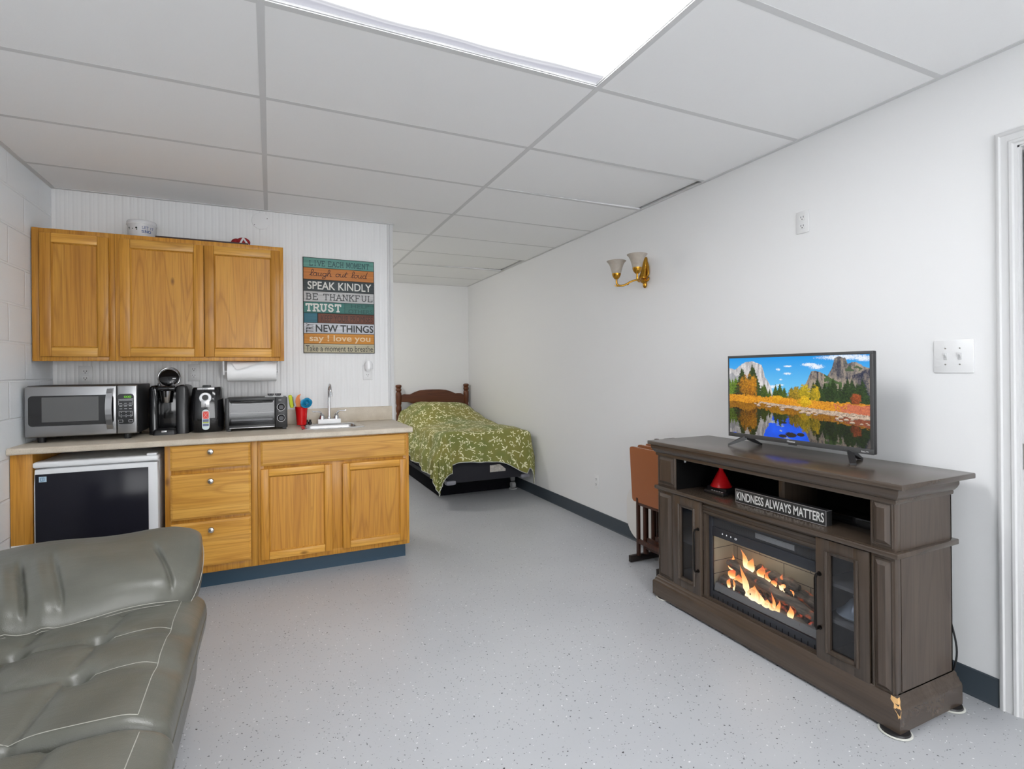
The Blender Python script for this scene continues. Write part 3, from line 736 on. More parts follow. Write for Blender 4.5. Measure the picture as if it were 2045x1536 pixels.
fit(MB(), glyphs('bella', .012), (ax_-.022, ay-1.25*.08-.0036, CT+.2655), (1, 0, 0), (0, 0, 1), .034, .009).build('name_print', m_grey, af)
face_disc(.034, CT+.213, .006, 'dial_surround', m_silver)
MB().box(ax_-.027, ax_+.019, fyv(CT+.18)-.004, fyv(CT+.18)+.008, CT+.155, CT+.20, .003).build('lamp_plate', m_silver, af)
mb = []
for z in (CT+.164, CT+.175): mb.append(MB()); mb[-1].cyl((ax_-.004, fyv(z)-.0055, z), (ax_-.004, fyv(z), z), .003, n=10)
each('indicator', m_blk, af, mb)
face_disc(.0175, CT+.216, .014, 'dial', m_blk, .004)
stk = MB(); ys_ = fyv(CT+.08)-.0012
stk.prism(rpoly(ax_-.022, ax_+.018, CT+.017, CT+.142, .019, 6), (0, ys_, 0), (1, 0, 0), (0, 0, 1), -.0008, .0004, 0)
for z0, z1, mi in ((CT+.085, CT+.13, 1), (CT+.066, CT+.082, 2), (CT+.058, CT+.065, 3), (CT+.04, CT+.055, 2)): stk.box(ax_-.018, ax_+.014, ys_-.0008, ys_+.0002, z0, z1, 0, 1, mi)
for a, b in (((-.017, .087), (.013, .128)), ((-.017, .128), (.013, .087))): stk.tube([(ax_+a[0], ys_-.001, CT+a[1]), (ax_+b[0], ys_-.001, CT+b[1])], .0007, 6, mi=0)
stk.build('sticker', [mat('pale sticker', (.62, .72, .74), .4), mat('red sticker print', (.75, .05, .03), .4), mat('slate sticker print', (.12, .14, .26), .4), mat('lime sticker print', (.42, .5, .04), .4)], af)
MB().box(ax_-.025, ax_+.02, ay-.06, ay-.02, CT+.275, CT+.29, .004).build('vent_tab', m_blk, af)
# ---- toaster oven
TX0, TX1, TYF, TZ0, TZ1 = -.258, .097, 3.69, CT+.016, 1.084
to = thing('toaster_oven', 'black toaster oven with a glass door and two round knobs, left of the red cup', 'toaster oven', (-.08, 3.8, CT))
mb = MB().box(TX0+.006, TX1-.004, TYF+.015, TYF+.22, TZ1-.012, TZ1, .004, 2).box(TX0+.006, TX0+.02, TYF+.015, TYF+.22, TZ0, TZ1-.005).box(.022, TX1-.004, TYF+.015, TYF+.22, TZ0, TZ1-.005, .003)
mb.box(TX0+.006, TX1-.004, TYF+.21, TYF+.222, TZ0, TZ1-.005).box(TX0+.006, .03, TYF+.015, TYF+.22, TZ0, TZ0+.012)
mb.build('case', m_blk, to)
mb = MB().box(TX0, TX0+.022, TYF, TYF+.016, TZ0-.004, TZ1, .004).box(TX0+.02, .025, TYF, TYF+.016, TZ1-.022, TZ1, .003).box(TX0+.02, .025, TYF, TYF+.016, TZ0, TZ0+.02, .003).box(.02, .0245, TYF, TYF+.016, TZ0, TZ1, .002)
dr = mb.build('door', m_blk, to)
MB().box(TX0+.02, .022, TYF+.005, TYF+.008, TZ0+.016, TZ1-.018).build('window', glass('oven glass', (.75, .75, .76), .045, .06), dr)
MB().tube([(TX0+.03, TYF, TZ1-.026), (TX0+.034, TYF-.018, TZ1-.027), (-.12, TYF-.022, TZ1-.03), (.0, TYF-.018, TZ1-.027), (.008, TYF, TZ1-.026)], .005, 8).build('handle', m_blk, dr)
MB().box(TX0+.024, .02, TYF-.003, TYF+.001, TZ0+.002, TZ0+.007, .001).build('lower_trim', m_silver, dr)
mb = MB()
for y in (TYF+.04, TYF+.07, TYF+.1, TYF+.13, TYF+.16): mb.cyl((TX0+.022, y, TZ0+.095), (.02, y, TZ0+.095), .0022, n=6)
mb.cyl((TX0+.022, TYF+.03, TZ0+.095), (.02, TYF+.03, TZ0+.095), .003, n=8)
mb.build('rack', m_ss, to)
m_el = mat('pale element', (.6, .6, .6), .4)
each('heating_element', m_el, to, [MB().cyl((TX0+.03, TYF+.06, TZ0+.048), (.01, TYF+.06, TZ0+.048), .006, n=10), MB().cyl((TX0+.03, TYF+.12, TZ0+.15), (.01, TYF+.12, TZ0+.15), .005, n=10)])
MB().box(TX0+.022, .021, TYF+.2, TYF+.209, TZ0+.014, TZ1-.014).box(TX0+.022, .021, TYF+.03, TYF+.2, TZ0+.0125, TZ0+.02).build('liner', mat('dull oven liner', (.10, .10, .105), .7), to)
cp = MB().box(.0255, TX1, TYF, TYF+.018, TZ0-.004, TZ1, .004).build('control_panel', m_blk, to)
for z in (TZ0+.057, TZ0+.128):
    k = MB().lathe([(.0245, TYF-.001), (.0245, TYF+.001)], (.060, 0, z), 24, 'y', 1)
    k.lathe([(0, TYF-.016), (.014, TYF-.0165), (.018, TYF-.013), (.021, TYF-.002), (.021, TYF)], (.060, 0, z), 24, 'y')
    k.tube([(.060+.0238*math.cos(a*PI/12), TYF-.0012, z+.0238*math.sin(a*PI/12)) for a in range(24)], .0011, 6, mi=2, closed=True)
    k.build('knob', [mat('knob black', (.02, .02, .024), .35), m_blk, m_silver], cp)
m_gp = mat('grey print', (.3, .3, .3), .5)
each('dial_print', m_gp, cp, [MB().box(.045, .062, TYF-.0008, TYF, z, z+.0025) for z in (TZ0+.098, TZ0+.17, TZ0+.175)])
mb = []
for x in (TX0+.02, TX1-.018):
    for y in (TYF+.02, TYF+.19): mb.append(MB()); mb[-1].box(x-.012, x+.012, y-.012, y+.012, CT, TZ0+.002, .002)
each('foot', m_blk, to, mb)
# ---- on the toaster oven: a white card with two small dark steel cups
wc = MB().box(-.035, .075, TYF+.03, TYF+.13, TZ1, TZ1+.003, .001).build('white_tray', m_white)
tag(wc, 'thin white tray lying on top of the toaster oven', 'tray')
for i, x in enumerate((.0, .043)):
    o = MB().lathe([(0, TZ1+.006), (.012, TZ1+.007), (.018, TZ1+.016), (.02, TZ1+.024), (.0185, TZ1+.024), (.016, TZ1+.016), (.011, TZ1+.01), (0, TZ1+.009)], (0, 0, 0), 18).build('measuring_cup', mat('dark steel', (.3, .3, .31), .2, 1))
    o.location = (x, TYF+.06, -.003); tag(o, ('small dark steel cup on the white tray, nearer the air fryer', 'small dark steel cup on the white tray, nearer the lime sponge')[i], 'cup', 'small cups on the toaster oven')
# ---- sponge clipped to the side of the toaster oven
sg = thing('sponge_wand', 'lime green scrubbing sponge with a dark back, beside the toaster oven', 'sponge', (.115, 3.73, 1.03))
Mr = Matrix.Translation((.1185, 3.715, 1.052)) @ Matrix.Rotation(math.radians(-8), 4, 'Y')
MB().rbox(-.011, .013, -.02, .02, -.043, .043, .009, 4, 4, 8, M=Mr).build('sponge', mat('lime sponge', (.50, .55, .03), .85, bump=.4, bscale=300), sg)
MB().rbox(.013, .02, -.017, .017, -.034, .03, .003, 3, 3, 5, M=Mr).build('backing', m_grey, sg)
# ---- red cup and what stands in it
cx_, cy_ = .190, 3.865
CUP0 = CT; CT = CT+.0055
rc = MB().lathe([(0, CT+.001), (.029, CT+.001), (.031, CT+.004), (.0375, CT+.09), (.0405, CT+.121), (.042, CT+.124), (.0405, CT+.125), (.039, CT+.121), (.036, CT+.09), (.0295, CT+.006), (0, CT+.005)], (cx_, cy_, 0), 32).build('red_cup', mat('red plastic', (.62, .006, .008), .25))
tag(rc, 'red plastic cup holding an orange brush and a blue rose, beside the sink', 'cup')
ob_ = thing('orange_spatula', 'orange curved spatula standing in the red cup', 'spatula', (cx_-.012, cy_, CT+.05))
outl = [(-.012, .11), (-.026, .135), (-.031, .16), (-.027, .185), (-.014, .205), (.006, .213), (-.001, .198), (-.003, .185), (.003, .165), (.01, .145), (.013, .12), (.006, .105)]
MB().prism([(a, b) for a, b in outl], (cx_-.008, cy_-.004, CT), (1, 0, 0), (0, 0, 1), -.004, .004).build('blade', mat('orange silicone', (.72, .17, .008), .45), ob_, angle=60)
MB().cyl((cx_-.014, cy_+.004, CT+.115), (cx_-.004, cy_+.014, CT+.008), .0045, n=10).build('handle', mat('dark orange', (.45, .1, .01), .5), ob_)
CT = CUP0
rs = thing('blue_rose', 'bright blue artificial rose standing in the red cup', 'flower', (cx_+.02, cy_-.02, CT+.05))
rb = MB(); rc0 = Vector((.222, 3.835, CT+.152))
Mro = Matrix.Translation(rc0) @ Matrix.Rotation(math.radians(62), 4, 'X') @ Matrix.Rotation(math.radians(-12), 4, 'Y')
for k, (R_, n_, open_) in enumerate(((.006, 3, .1), (.013, 4, .3), (.021, 5, .6), (.030, 5, .95))):
    for j in range(n_):
        a0 = 2*PI*(j+.37*k)/n_; sp2 = 2*PI/n_*.66
        def pet(u, v_):
            a = a0+(u-.5)*2*sp2; r = R_*(.55+.45*v_*(1+open_*.7)) - .004*(2*u-1)**2*R_/.03
            z = .003*(3-k)+(.024-.004*k)*v_*(1-.35*abs(2*u-1)**2)
            return Mro @ Vector((r*math.cos(a), r*math.sin(a), z))
        def pet2(u, v_):
            p = pet(u, v_); q = Mro @ Vector((0, 0, -.02)); return p+(q-p).normalized()*.0014
        rb.grid(pet, 6, 4); rb.grid(pet2, 6, 4, flip=True)
rb.sphere(Mro @ Vector((0, 0, .012)), .0125, 10, 8)
rb.build('petals', mat('blue petal', (.012, .26, .46), .5, var=.3, bscale=50), rs, angle=80)
MB().tube([Mro @ Vector((0, 0, .006)), (.212, 3.85, CT+.12), (cx_+.01, cy_+.005, CT+.01)], .003, 8).build('stem', mat('leaf green', (.05, .18, .05), .6), rs)
# ---- two rubber stoppers by the tap
for i, (x, y) in enumerate(((.226, 3.895), (.247, 3.89))):
    o = MB().lathe([(0, CT+.006), (.011, CT+.006), (.011, CT+.022), (.006, CT+.026), (.008, CT+.03), (.0075, CT+.037), (0, CT+.038)], (0, 0, 0), 14).build('rubber_stopper', m_blk)
    o.location = (x, y, 0); tag(o, ('small black rubber stopper on the sink rim, touching the red cup', 'small black rubber stopper on the sink rim, nearer the faucet')[i], 'stopper', 'rubber stoppers on the sink rim')
# ---- kitchen paper under the wall cabinet
ph = thing('paper_towel_holder', 'white paper towel holder screwed under the oak wall cabinet', 'towel holder', (-.105, 3.81, 1.316))
for x in (-.27, .048):
    MB().prism([(-.025, 0), (.025, 0), (.025, -.03), (.012, -.098), (-.012, -.098), (-.025, -.03)], (x-.005, 3.80, 1.316+.0115), (0, 1, 0), (0, 0, 1), 0, .01).build('bracket', m_white, ph)
MB().box(-.265, .05, 3.79, 3.82, 1.322, 1.328).build('mounting_bar', m_white, ph)
pt_ = thing('paper_towel_roll', 'white kitchen paper roll with a loose folded end, in the holder under the cabinet', 'paper towel', (-.105, 3.80, 1.25))
m_paper = mat('kitchen paper', (.84, .84, .84), .8, bump=.1, bscale=200)
RZ, RR = 1.252, .066
MB().lathe([(.02, -.249), (RR-.002, -.249), (RR, -.247), (RR, .034), (RR-.002, .036), (.02, .036)], (0, 3.80, RZ), 40, 'x').lathe([(.02, -.249), (.02, .036)], (0, 3.80, RZ), 20, 'x').build('roll', m_paper, pt_)
fl = MB()
def flap(u, v_):   # the loose end lifts off and folds to a point
    x = -.246+.296*u; lim = .25+.95*(1-abs(u-.18)/.82) if u > .18 else .25+.95*u/.18
    a = math.radians(100+62*v_*lim); r = RR+.002+.026*v_*(.4+u)
    return (x, 3.80+r*math.cos(a), RZ+r*math.sin(a)-.004*u)
fl.grid(flap, 24, 8); fl.grid(lambda u, v_: (flap(u, v_)[0], flap(u, v_)[1]+.0012, flap(u, v_)[2]-.0012), 24, 8, flip=True)
fl.build('loose_sheet', m_paper, pt_)
MB().cyl((-.268, 3.80, RZ), (.046, 3.80, RZ), .008, n=12).build('roller', m_white, ph)
# ---- on top of the wall cabinet
ZT = 2.052
tb = thing('plastic_tub', 'clear round plastic tub with blue lettering, on top of the wall cabinets', 'tub', (-.708, 3.86, ZT))
MB().lathe([(0, ZT), (.068, ZT), (.07, ZT+.004), (.074, ZT+.085), (.0765, ZT+.09), (.0765, ZT+.112), (.072, ZT+.118), (.066, ZT+.116), (0, ZT+.114)], (-.708, 3.86, 0), 36).build('tub', mat('frosted clear plastic', (.62, .62, .63), .25), tb)
MB().lathe([(.0755, ZT+.092), (.078, ZT+.094), (.078, ZT+.098), (.0755, ZT+.1)], (-.708, 3.86, 0), 36).build('lid_rim', mat('lid plastic', (.7, .7, .7), .25), tb)
def on_tub(geo, a0, wdeg, z0, h):
    vs, fs = geo; x0 = min(v.x for v in vs); x1 = max(v.x for v in vs); y0 = min(v.y for v in vs); y1 = max(v.y for v in vs); o = []
    for v in vs:
        a = math.radians(a0+wdeg*(v.x-x0)/(x1-x0)); z = z0+h*(v.y-y0)/(y1-y0); r = .0712+.004*(z-ZT)/.085
        o.append((-.708+r*math.sin(a), 3.86-r*math.cos(a), z))
    return o, fs
mb = MB(); mb.add(*on_tub(strokes('LET', SERIF, .17, .14), -2+12, 26, ZT+.062, .016)); mb.add(*on_tub(strokes('IT', SERIF, .17, .14), 44, 16, ZT+.062, .014)); mb.add(*on_tub(strokes('SNO', SERIF, .2, .1), 8, 40, ZT+.038, .018))
mb.build('lettering', mat('blue print', (.05, .09, .25), .4), tb)
mb = MB()
for a, z, s_ in ((-48, .068, .006), (-46, .06, .004), (-12, .066, .009), (-10, .056, .005), (-28, .062, .005)): mb.sphere((-.708+.073*math.sin(math.radians(a)), 3.86-.073*math.cos(math.radians(a)), ZT+z), s_*.6, 8, 6)
mb.build('figure_print', mat('dark print', (.03, .04, .03), .5), tb)
tag(MB().box(-.62, -.122, 3.735, 3.99, ZT, ZT+.016, .003).build('dark_board', mat('dark brown board', (.035, .015, .012), .5)), 'flat dark brown board lying on top of the wall cabinets', 'board')
hb = thing('red_white_ornament', 'red and white striped ornament sitting on the dark board', 'ornament', (-.165, 3.86, ZT+.016))
MB().sphere((-.195, 3.87, ZT+.043), .03, 16, 10, sq=(1.1, 1, .9)).build('red_ball', mat('red felt', (.28, .008, .012), .8), hb)
mb = MB().sphere((-.155, 3.855, ZT+.046), .033, 18, 12, sq=(1.25, 1, .92)); mb.build('red_body', mat('red felt', (.28, .008, .012), .8), hb)
mb = MB()
for dx, tl in ((-.018, 25), (.03, -35)):
    Mt = Matrix.Translation((-.155+dx*.5, 3.855, ZT+.046)) @ Matrix.Rotation(math.radians(tl), 4, 'Y')
    mb.lathe([(.033, -.006), (.0362, -.004), (.0362, .004), (.033, .006)], (0, 0, 0), 24, 'x', 0, Mt)
mb.build('white_band', mat('white felt', (.7, .7, .72), .8), hb)
# ---- wall plates of the kitchen wall
m_plate = mat('wall plate plastic', (.70, .70, .70), .35)
m_slot = mat('socket slot', (.04, .04, .04), .5)
def outlet(o, U, V, label, w_=.07, h_=.113, mp=None):
    o, U, V = Vector(o), Vector(U), Vector(V); N = U.cross(V)
    M = Matrix((( U.x, V.x, N.x, o.x), (U.y, V.y, N.y, o.y), (U.z, V.z, N.z, o.z), (0, 0, 0, 1)))
    t = thing('wall_outlet', label, 'outlet', tuple(o), 'outlets')
    MB().box(-w_/2, w_/2, -h_/2, h_/2, 0, .006, .003, 2, M=M).build('plate', mp or m_plate, t)
    for s in (-1, 1):
        r = MB(); r.rbox(-.017, .017, s*.021-.0135, s*.021+.0135, .004, .0078, .0018, 3, 3, 2, M=M)
        f_ = r.build('receptacle', m_white, t)
        k = MB()
        for dx in (-.0065, .0065): k.box(dx-.0014, dx+.0014, s*.021-.001, s*.021+.008, .0078, .0084, M=M)
        k.cyl(M @ Vector((0, s*.021-.007, .0078)), M @ Vector((0, s*.021-.007, .0084)), .0028, n=10)
        k.build('slots', m_slot, f_)
    return t
EX, EZ = (1, 0, 0), (0, 0, 1)
outlet((-1.032, YK, 1.236), EX, EZ, 'white double outlet above the microwave, under the narrow oak cabinet')
outlet((-.459, YK, 1.246), EX, EZ, 'white double outlet between the coffee maker and the paper towels')
t3 = outlet((.661, YK, 1.238), EX, EZ, 'white double outlet on the panelled wall, with a curved night light in it')
nl = thing('night_light', 'small white plug-in night light with a curved clear shade, in the outlet below the sign', 'night light', (.661, YK-.02, 1.27))
MB().rbox(.645, .677, YK-.03, YK-.0075, 1.243, 1.274, .006, 4, 4, 4).build('plug_body', m_white, nl)
def sh(u, v_, d=0):
    a = math.radians(200+140*u); x = .665+(.032-d)*math.cos(a); return (x, YK-.012-(.034-d)*abs(math.sin(a)), 1.262+.062*v_*(1-.55*(2*u-1)**2*.8))
MB().grid(lambda u, v_: sh(u, v_), 16, 8).grid(lambda u, v_: sh(u, v_, .0015), 16, 8, flip=True).build('shade', mat('milky clear shade', (.78, .78, .79), .15), nl)
tag(MB().lathe([(0, YK-.0045), (.052, YK-.0045), (.056, YK-.003), (.0575, YK)], (-.053, 0, 2.292), 40, 'y').lathe([(0, YK-.006), (.003, YK-.006), (.003, YK-.004)], (-.092, 0, 2.262), 10, 'y', 1).lathe([(0, YK-.006), (.003, YK-.006), (.003, YK-.004)], (-.012, 0, 2.312), 10, 'y', 1).build('round_cover_plate', [m_panel, m_slot]), 'round white blank cover plate on the wall just under the ceiling', 'cover plate')

# ================================================================== plank sign on the kitchen wall
sx0, sx1, sz0, sz1 = .215, .713, 1.379, 2.066
sg = thing('wall_sign', 'colourful wooden plank sign with painted mottoes on the white panelled wall', 'sign', (.464, YK, 1.38))
MB().box(sx0, sx1, YK-.012, YK, sz0, sz1).build('backing', mat('dark sign edge', (.03, .028, .026), .7), sg)
def plank_mat(n, c):
    t = NT(n); a = hx(c)
    v = t.coord((2, 30, 60), rnd=9.0); nz = t.noise(v, 1.5, 4)
    t.color(t.ramp(nz, [(.3, tuple(x*.72 for x in a[:3])+(1,)), (.6, a), (.8, tuple(min(1, x*1.25) for x in a[:3])+(1,))])); t.set(.6); return t.m
P_ = {'teal': (96, 148, 138), 'orange': (196, 124, 62), 'slate': (62, 70, 72), 'white': (192, 192, 192), 'green': (66, 124, 116), 'dkgreen': (62, 112, 104), 'blue': (52, 108, 124), 'brown': (112, 66, 48), 'white2': (198, 200, 206), 'amber': (206, 138, 52), 'tan': (186, 178, 152)}
PM = {k: plank_mat('sign paint '+k, c) for k, c in P_.items()}
ink = {'navy': mat('ink navy', (.02, .06, .075), .6), 'brown': mat('ink brown', (.06, .015, .008), .6), 'white': mat('ink white', (.66, .66, .62), .6), 'black': mat('ink black', (.03, .032, .033), .6), 'green': mat('ink deep green', (.02, .085, .075), .6), 'dkbrown': mat('ink dark brown', (.055, .022, .016), .6), 'cream': mat('ink cream', (.72, .55, .34), .6)}
H_ = sz1-sz0
def zz(f): return sz1-H_*f
rows = [('teal', .006, .105, None), ('orange', .109, .228, None), ('slate', .232, .349, None), ('white', .353, .462, None), ('green', .466, .577, (0, .57)), ('dkgreen', .466, .577, (.57, 1)), ('blue', .581, .681, (0, .19)), ('brown', .585, .681, (.20, 1)), ('white2', .685, .792, None), ('amber', .796, .90, None), ('tan', .904, .994, None)]
W_ = sx1-sx0
PL = {}
for nm, a, b, sp2 in rows:
    f0, f1 = sp2 or (.008, .992); f0 = max(f0, .008); f1 = min(f1, .992)
    PL[nm] = MB().box(sx0+W_*f0, sx0+W_*f1-.001, YK-.0165, YK-.011, zz(b), zz(a), .0015, 2).build('plank', PM[nm], sg)
yf = YK-.0171
def txt(nm, geo, x0, x1, a, b, m, shear=0):
    fit(MB(), geo, (sx0+W_*x0, yf, zz(b)), EX, EZ, W_*(x1-x0), H_*(b-a), 0, 0, shear).build('lettering', ink[m], PL[nm], smooth=False, merge=False)
txt('teal', strokes('LIVE EACH MOMENT', SERIF, .135, .12, 1.02), .085, .925, .03, .09, 'navy')
txt('orange', strokes('laugh out loud', SCRIPT, .095), .085, .905, .118, .222, 'brown', .18)
txt('slate', glyphs('SPEAK KINDLY', .012), .06, .955, .25, .333, 'white')
txt('white', strokes('BE THANKFUL', SERIF, .13, .15, 1.08), .035, .97, .373, .445, 'black')
txt('green', strokes('TRUST', SERIF, .22, .165, 1.08), .03, .52, .478, .568, 'white')
txt('dkgreen', glyphs('HELP', .01), .66, .92, .474, .514, 'green'); txt('dkgreen', glyphs('OTHERS', .01), .62, .97, .53, .572, 'green')
txt('brown', glyphs('KEEP YOUR PROMISES'), .24, .97, .6, .668, 'dkbrown')
txt('white2', glyphs('NEW THINGS', .022), .165, .98, .70, .778, 'black')
fit(MB(), glyphs('TRY', .01), (sx0+W_*.135, yf, zz(.785)), (0, 0, 1), (-1, 0, 0), H_*.095, W_*.10).build('lettering', ink['black'], PL['white2'], smooth=False, merge=False)
txt('amber', glyphs('say ! love you', .014), .08, .935, .808, .895, 'cream')
txt('tan', glyphs('Take a moment to breathe'), .03, .97, .92, .982, 'black')

# ================================================================== bed
BX0, BX1, BY0, BY1 = 1.455, 2.335, 4.63, 6.47
m_walnut = wood('dark pine headboard', (.155, .05, .018), (.12, .036, .013), (.045, .013, .006), 'x', .35, .3)
m_walv = wood('dark pine post', (.14, .045, .016), (.11, .033, .012), (.045, .013, .006), 'z', .35, .3)
bed = thing('bed', 'single bed with a dark turned-post headboard and a black box spring, in the alcove corner', 'bed', (1.89, 5.55, 0))
hb = MB(); outl = [(.0, .77)]; xa, xb = 1.462, 2.31
top = [(0, .945), (.06, .962), (.1, .958), (.15, .957), (.22, .985), (.3, 1.006), (.4, 1.012), (.5, 1.013), (.6, 1.012), (.7, 1.004), (.78, .982), (.85, .956), (.9, .957), (.94, .955), (1, .925)]
poly = [(xa+(xb-xa)*a, b) for a, b in top]+[(xb, .80), (xb-.1, .775), (xa+.35, .775), (xa+.10, .862), (xa, .865)]
hb.prism(poly, (0, 6.512, 0), EX, EZ, -.012, .012)
hbo = hb.build('headboard', m_walnut, bed, angle=25)
for x in (1.445, 2.333):
    pr = [(.026, 0), (.026, .70), (.02, .725), (.027, .75), (.027, .80), (.021, .82), (.027, .845), (.028, .95), (.027, .978), (.019, .992), (.026, 1.005), (.029, 1.022), (.022, 1.035), (.027, 1.05), (.03, 1.062), (.027, 1.075), (.015, 1.081), (0, 1.082)]
    MB().lathe([(r_*1.27, z_) for r_, z_ in pr], (x, 6.512, 0), 20).build('post', m_walv, hbo, angle=50)
m_bs = mat('black box spring cloth', (.012, .012, .017), .85, bump=.2, bscale=200)
bx = MB().rbox(BX0+.02, BX1-.01, BY0+.03, BY1, .185, .40, .035, 6, 8, 4).build('box_spring', m_bs, bed)
lb = MB().prism([(1.905, .335), (2.01, .338), (2.068, .29), (2.068, .268), (1.905, .268)], (0, BY0+.0305, 0), EX, EZ, 0, .0012).build('law_label', mat('pale cloth label', (.44, .41, .37), .8, var=.25, bscale=60), bx)
m_guard = mat('grey corner guard', (.22, .22, .25), .5)
for x0, x1 in ((BX0+.012, BX0+.11), (BX1-.10, BX1-.002)):
    MB().rbox(x0, x1, BY0+.024, BY0+.10, .178, .222, .016, 4, 4, 3).build('corner_guard', m_guard, bx)
MB().rbox(BX0+.01, BX1-.01, BY0+.03, BY1, .40, .645, .06, 6, 8, 4).build('mattress', mat('white ticking', (.75, .75, .74), .8), bed)
m_rail = mat('black angle iron', (.015, .015, .016), .45)
fr = []
for x in (BX0+.05, BX1-.05): fr.append(MB()); fr[-1].box(x-.018, x+.018, 4.95, 6.5, .178, .184).box(x-.0185, x-.0155, 4.95, 6.5, .14, .184)
for y in (5.0, 6.3): fr.append(MB()); fr[-1].box(BX0+.05, BX1-.05, y-.015, y+.015, .15, .18)
each('frame_rail', m_rail, bed, fr)
m_cup = mat('clear caster cup', (.6, .6, .6), .2)
for x, y in ((BX0+.10, 5.3), (BX1-.035, 5.0), (BX0+.07, 6.3), (BX1-.07, 6.3)):
    lg = MB().add([(x-.032, y-.01, .18), (x+.032, y-.01, .18), (x+.02, y-.01, .085), (x-.02, y-.01, .085), (x-.032, y+.012, .18), (x+.032, y+.012, .18), (x+.02, y+.012, .085), (x-.02, y+.012, .085)], [(0, 3, 2, 1), (4, 5, 6, 7), (0, 1, 5, 4), (1, 2, 6, 5), (2, 3, 7, 6), (3, 0, 4, 7)]).build('leg', mat('grey leg metal', (.2, .2, .2), .4), bed)
    MB().cyl((x-.02, y-.004, .045), (x+.02, y-.004, .045), .032, n=18).build('caster', mat('caster grey', (.4, .4, .4), .5), lg)
    MB().lathe([(0, .001), (.038, .001), (.045, .006), (.041, .012), (.034, .008), (0, .008)], (x, y-.004, 0), 20).build('caster_cup', m_cup, lg)
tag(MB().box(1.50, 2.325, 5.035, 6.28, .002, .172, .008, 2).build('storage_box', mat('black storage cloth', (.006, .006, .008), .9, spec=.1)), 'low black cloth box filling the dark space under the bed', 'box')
# comforter: one cloth laid over mattress and pillow, hanging at the sides and at the foot
t = NT('olive leaf print cotton')
v = t.coord((1, 1, 1), 'UV')
vo = t.node('ShaderNodeTexVoronoi', voronoi_dimensions='2D'); vo.inputs['Scale'].default_value = 9.5; vo.inputs['Randomness'].default_value = .75; t.link(v, vo.inputs['Vector'])
sub = t.node('ShaderNodeVectorMath', operation='SUBTRACT'); t.link(v, sub.inputs[0]); t.link(vo.outputs['Position'], sub.inputs[1])
sc = t.node('ShaderNodeSeparateXYZ'); t.link(sub.outputs[0], sc.inputs[0]); cc = t.node('ShaderNodeSeparateColor'); t.link(vo.outputs['Color'], cc.inputs[0])
ang = t.math('ADD', t.math('ARCTAN2', sc.outputs[1], sc.outputs[0]), t.math('MULTIPLY', cc.outputs[0], 6.28))
rad = t.node('ShaderNodeVectorMath', operation='LENGTH'); t.link(sub.outputs[0], rad.inputs[0])
sector = t.math('ABSOLUTE', t.math('COSINE', t.math('MULTIPLY', ang, 2.5)))
lim = t.math('MULTIPLY', t.math('POWER', sector, 2.6), t.math('ADD', .028, t.math('MULTIPLY', cc.outputs[1], .022)))
petal = t.math('MULTIPLY', t.math('LESS_THAN', rad.outputs['Value'], lim), t.math('GREATER_THAN', rad.outputs['Value'], .006))
half = t.math('GREATER_THAN', t.math('SINE', t.math('ADD', ang, t.math('MULTIPLY', cc.outputs[2], 6.0))), -.62)
petal = t.math('MULTIPLY', petal, half)
vo2 = t.node('ShaderNodeTexVoronoi', voronoi_dimensions='2D'); vo2.inputs['Scale'].default_value = 21; t.link(v, vo2.inputs['Vector'])
s2 = t.node('ShaderNodeVectorMath', operation='SUBTRACT'); t.link(v, s2.inputs[0]); t.link(vo2.outputs['Position'], s2.inputs[1])
q2 = t.node('ShaderNodeSeparateXYZ'); t.link(s2.outputs[0], q2.inputs[0]); c2 = t.node('ShaderNodeSeparateColor'); t.link(vo2.outputs['Color'], c2.inputs[0])
a2 = t.math('ADD', t.math('ARCTAN2', q2.outputs[1], q2.outputs[0]), t.math('MULTIPLY', c2.outputs[0], 6.28))
r2 = t.node('ShaderNodeVectorMath', operation='LENGTH'); t.link(s2.outputs[0], r2.inputs[0])
leaf = t.math('LESS_THAN', r2.outputs['Value'], t.math('MULTIPLY', t.math('POWER', t.math('ABSOLUTE', t.math('COSINE', a2)), 2.0), .013))
leaf = t.math('MULTIPLY', leaf, t.math('LESS_THAN', c2.outputs[1], .6))
msk = t.math('MAXIMUM', petal, leaf)
bg = t.ramp(t.noise(v, 3.0, 2), [(.35, COMF_A), (.65, COMF_B)])
t.color(t.mix(msk, bg, (.80, .77, .50))); t.set(.75, 0, .3); t.b.inputs['Sheen Weight'].default_value = .06
t.bump(t.noise(v, 14, 4), .35, .02); m_comf = t.m
m_hem = mat('pale hem lining', (.55, .56, .50), .8)
def sstep(a, b, x):
    x = max(0, min(1, (x-a)/(b-a))); return x*x*(3-2*x)
cx0, cx1, cyf, cyh = BX0+.03, BX1-.055, BY0+.03, 6.44
zt0 = .675
def ztop(x, y):
    px = max(0, 1-abs((x-1.86)/.47)**3.5)
    z = zt0+.012*math.sin(x*9+y*3)+.010*math.sin(y*11-x*4)
    z += .20*sstep(5.45, 6.08, y)*(1-.55*sstep(6.3, 6.46, y))*px
    z -= .02*sstep(.25, .5, abs(x-1.88))
    return z
def hang(s): return s
SL, SR, SF = .46, .40, .40
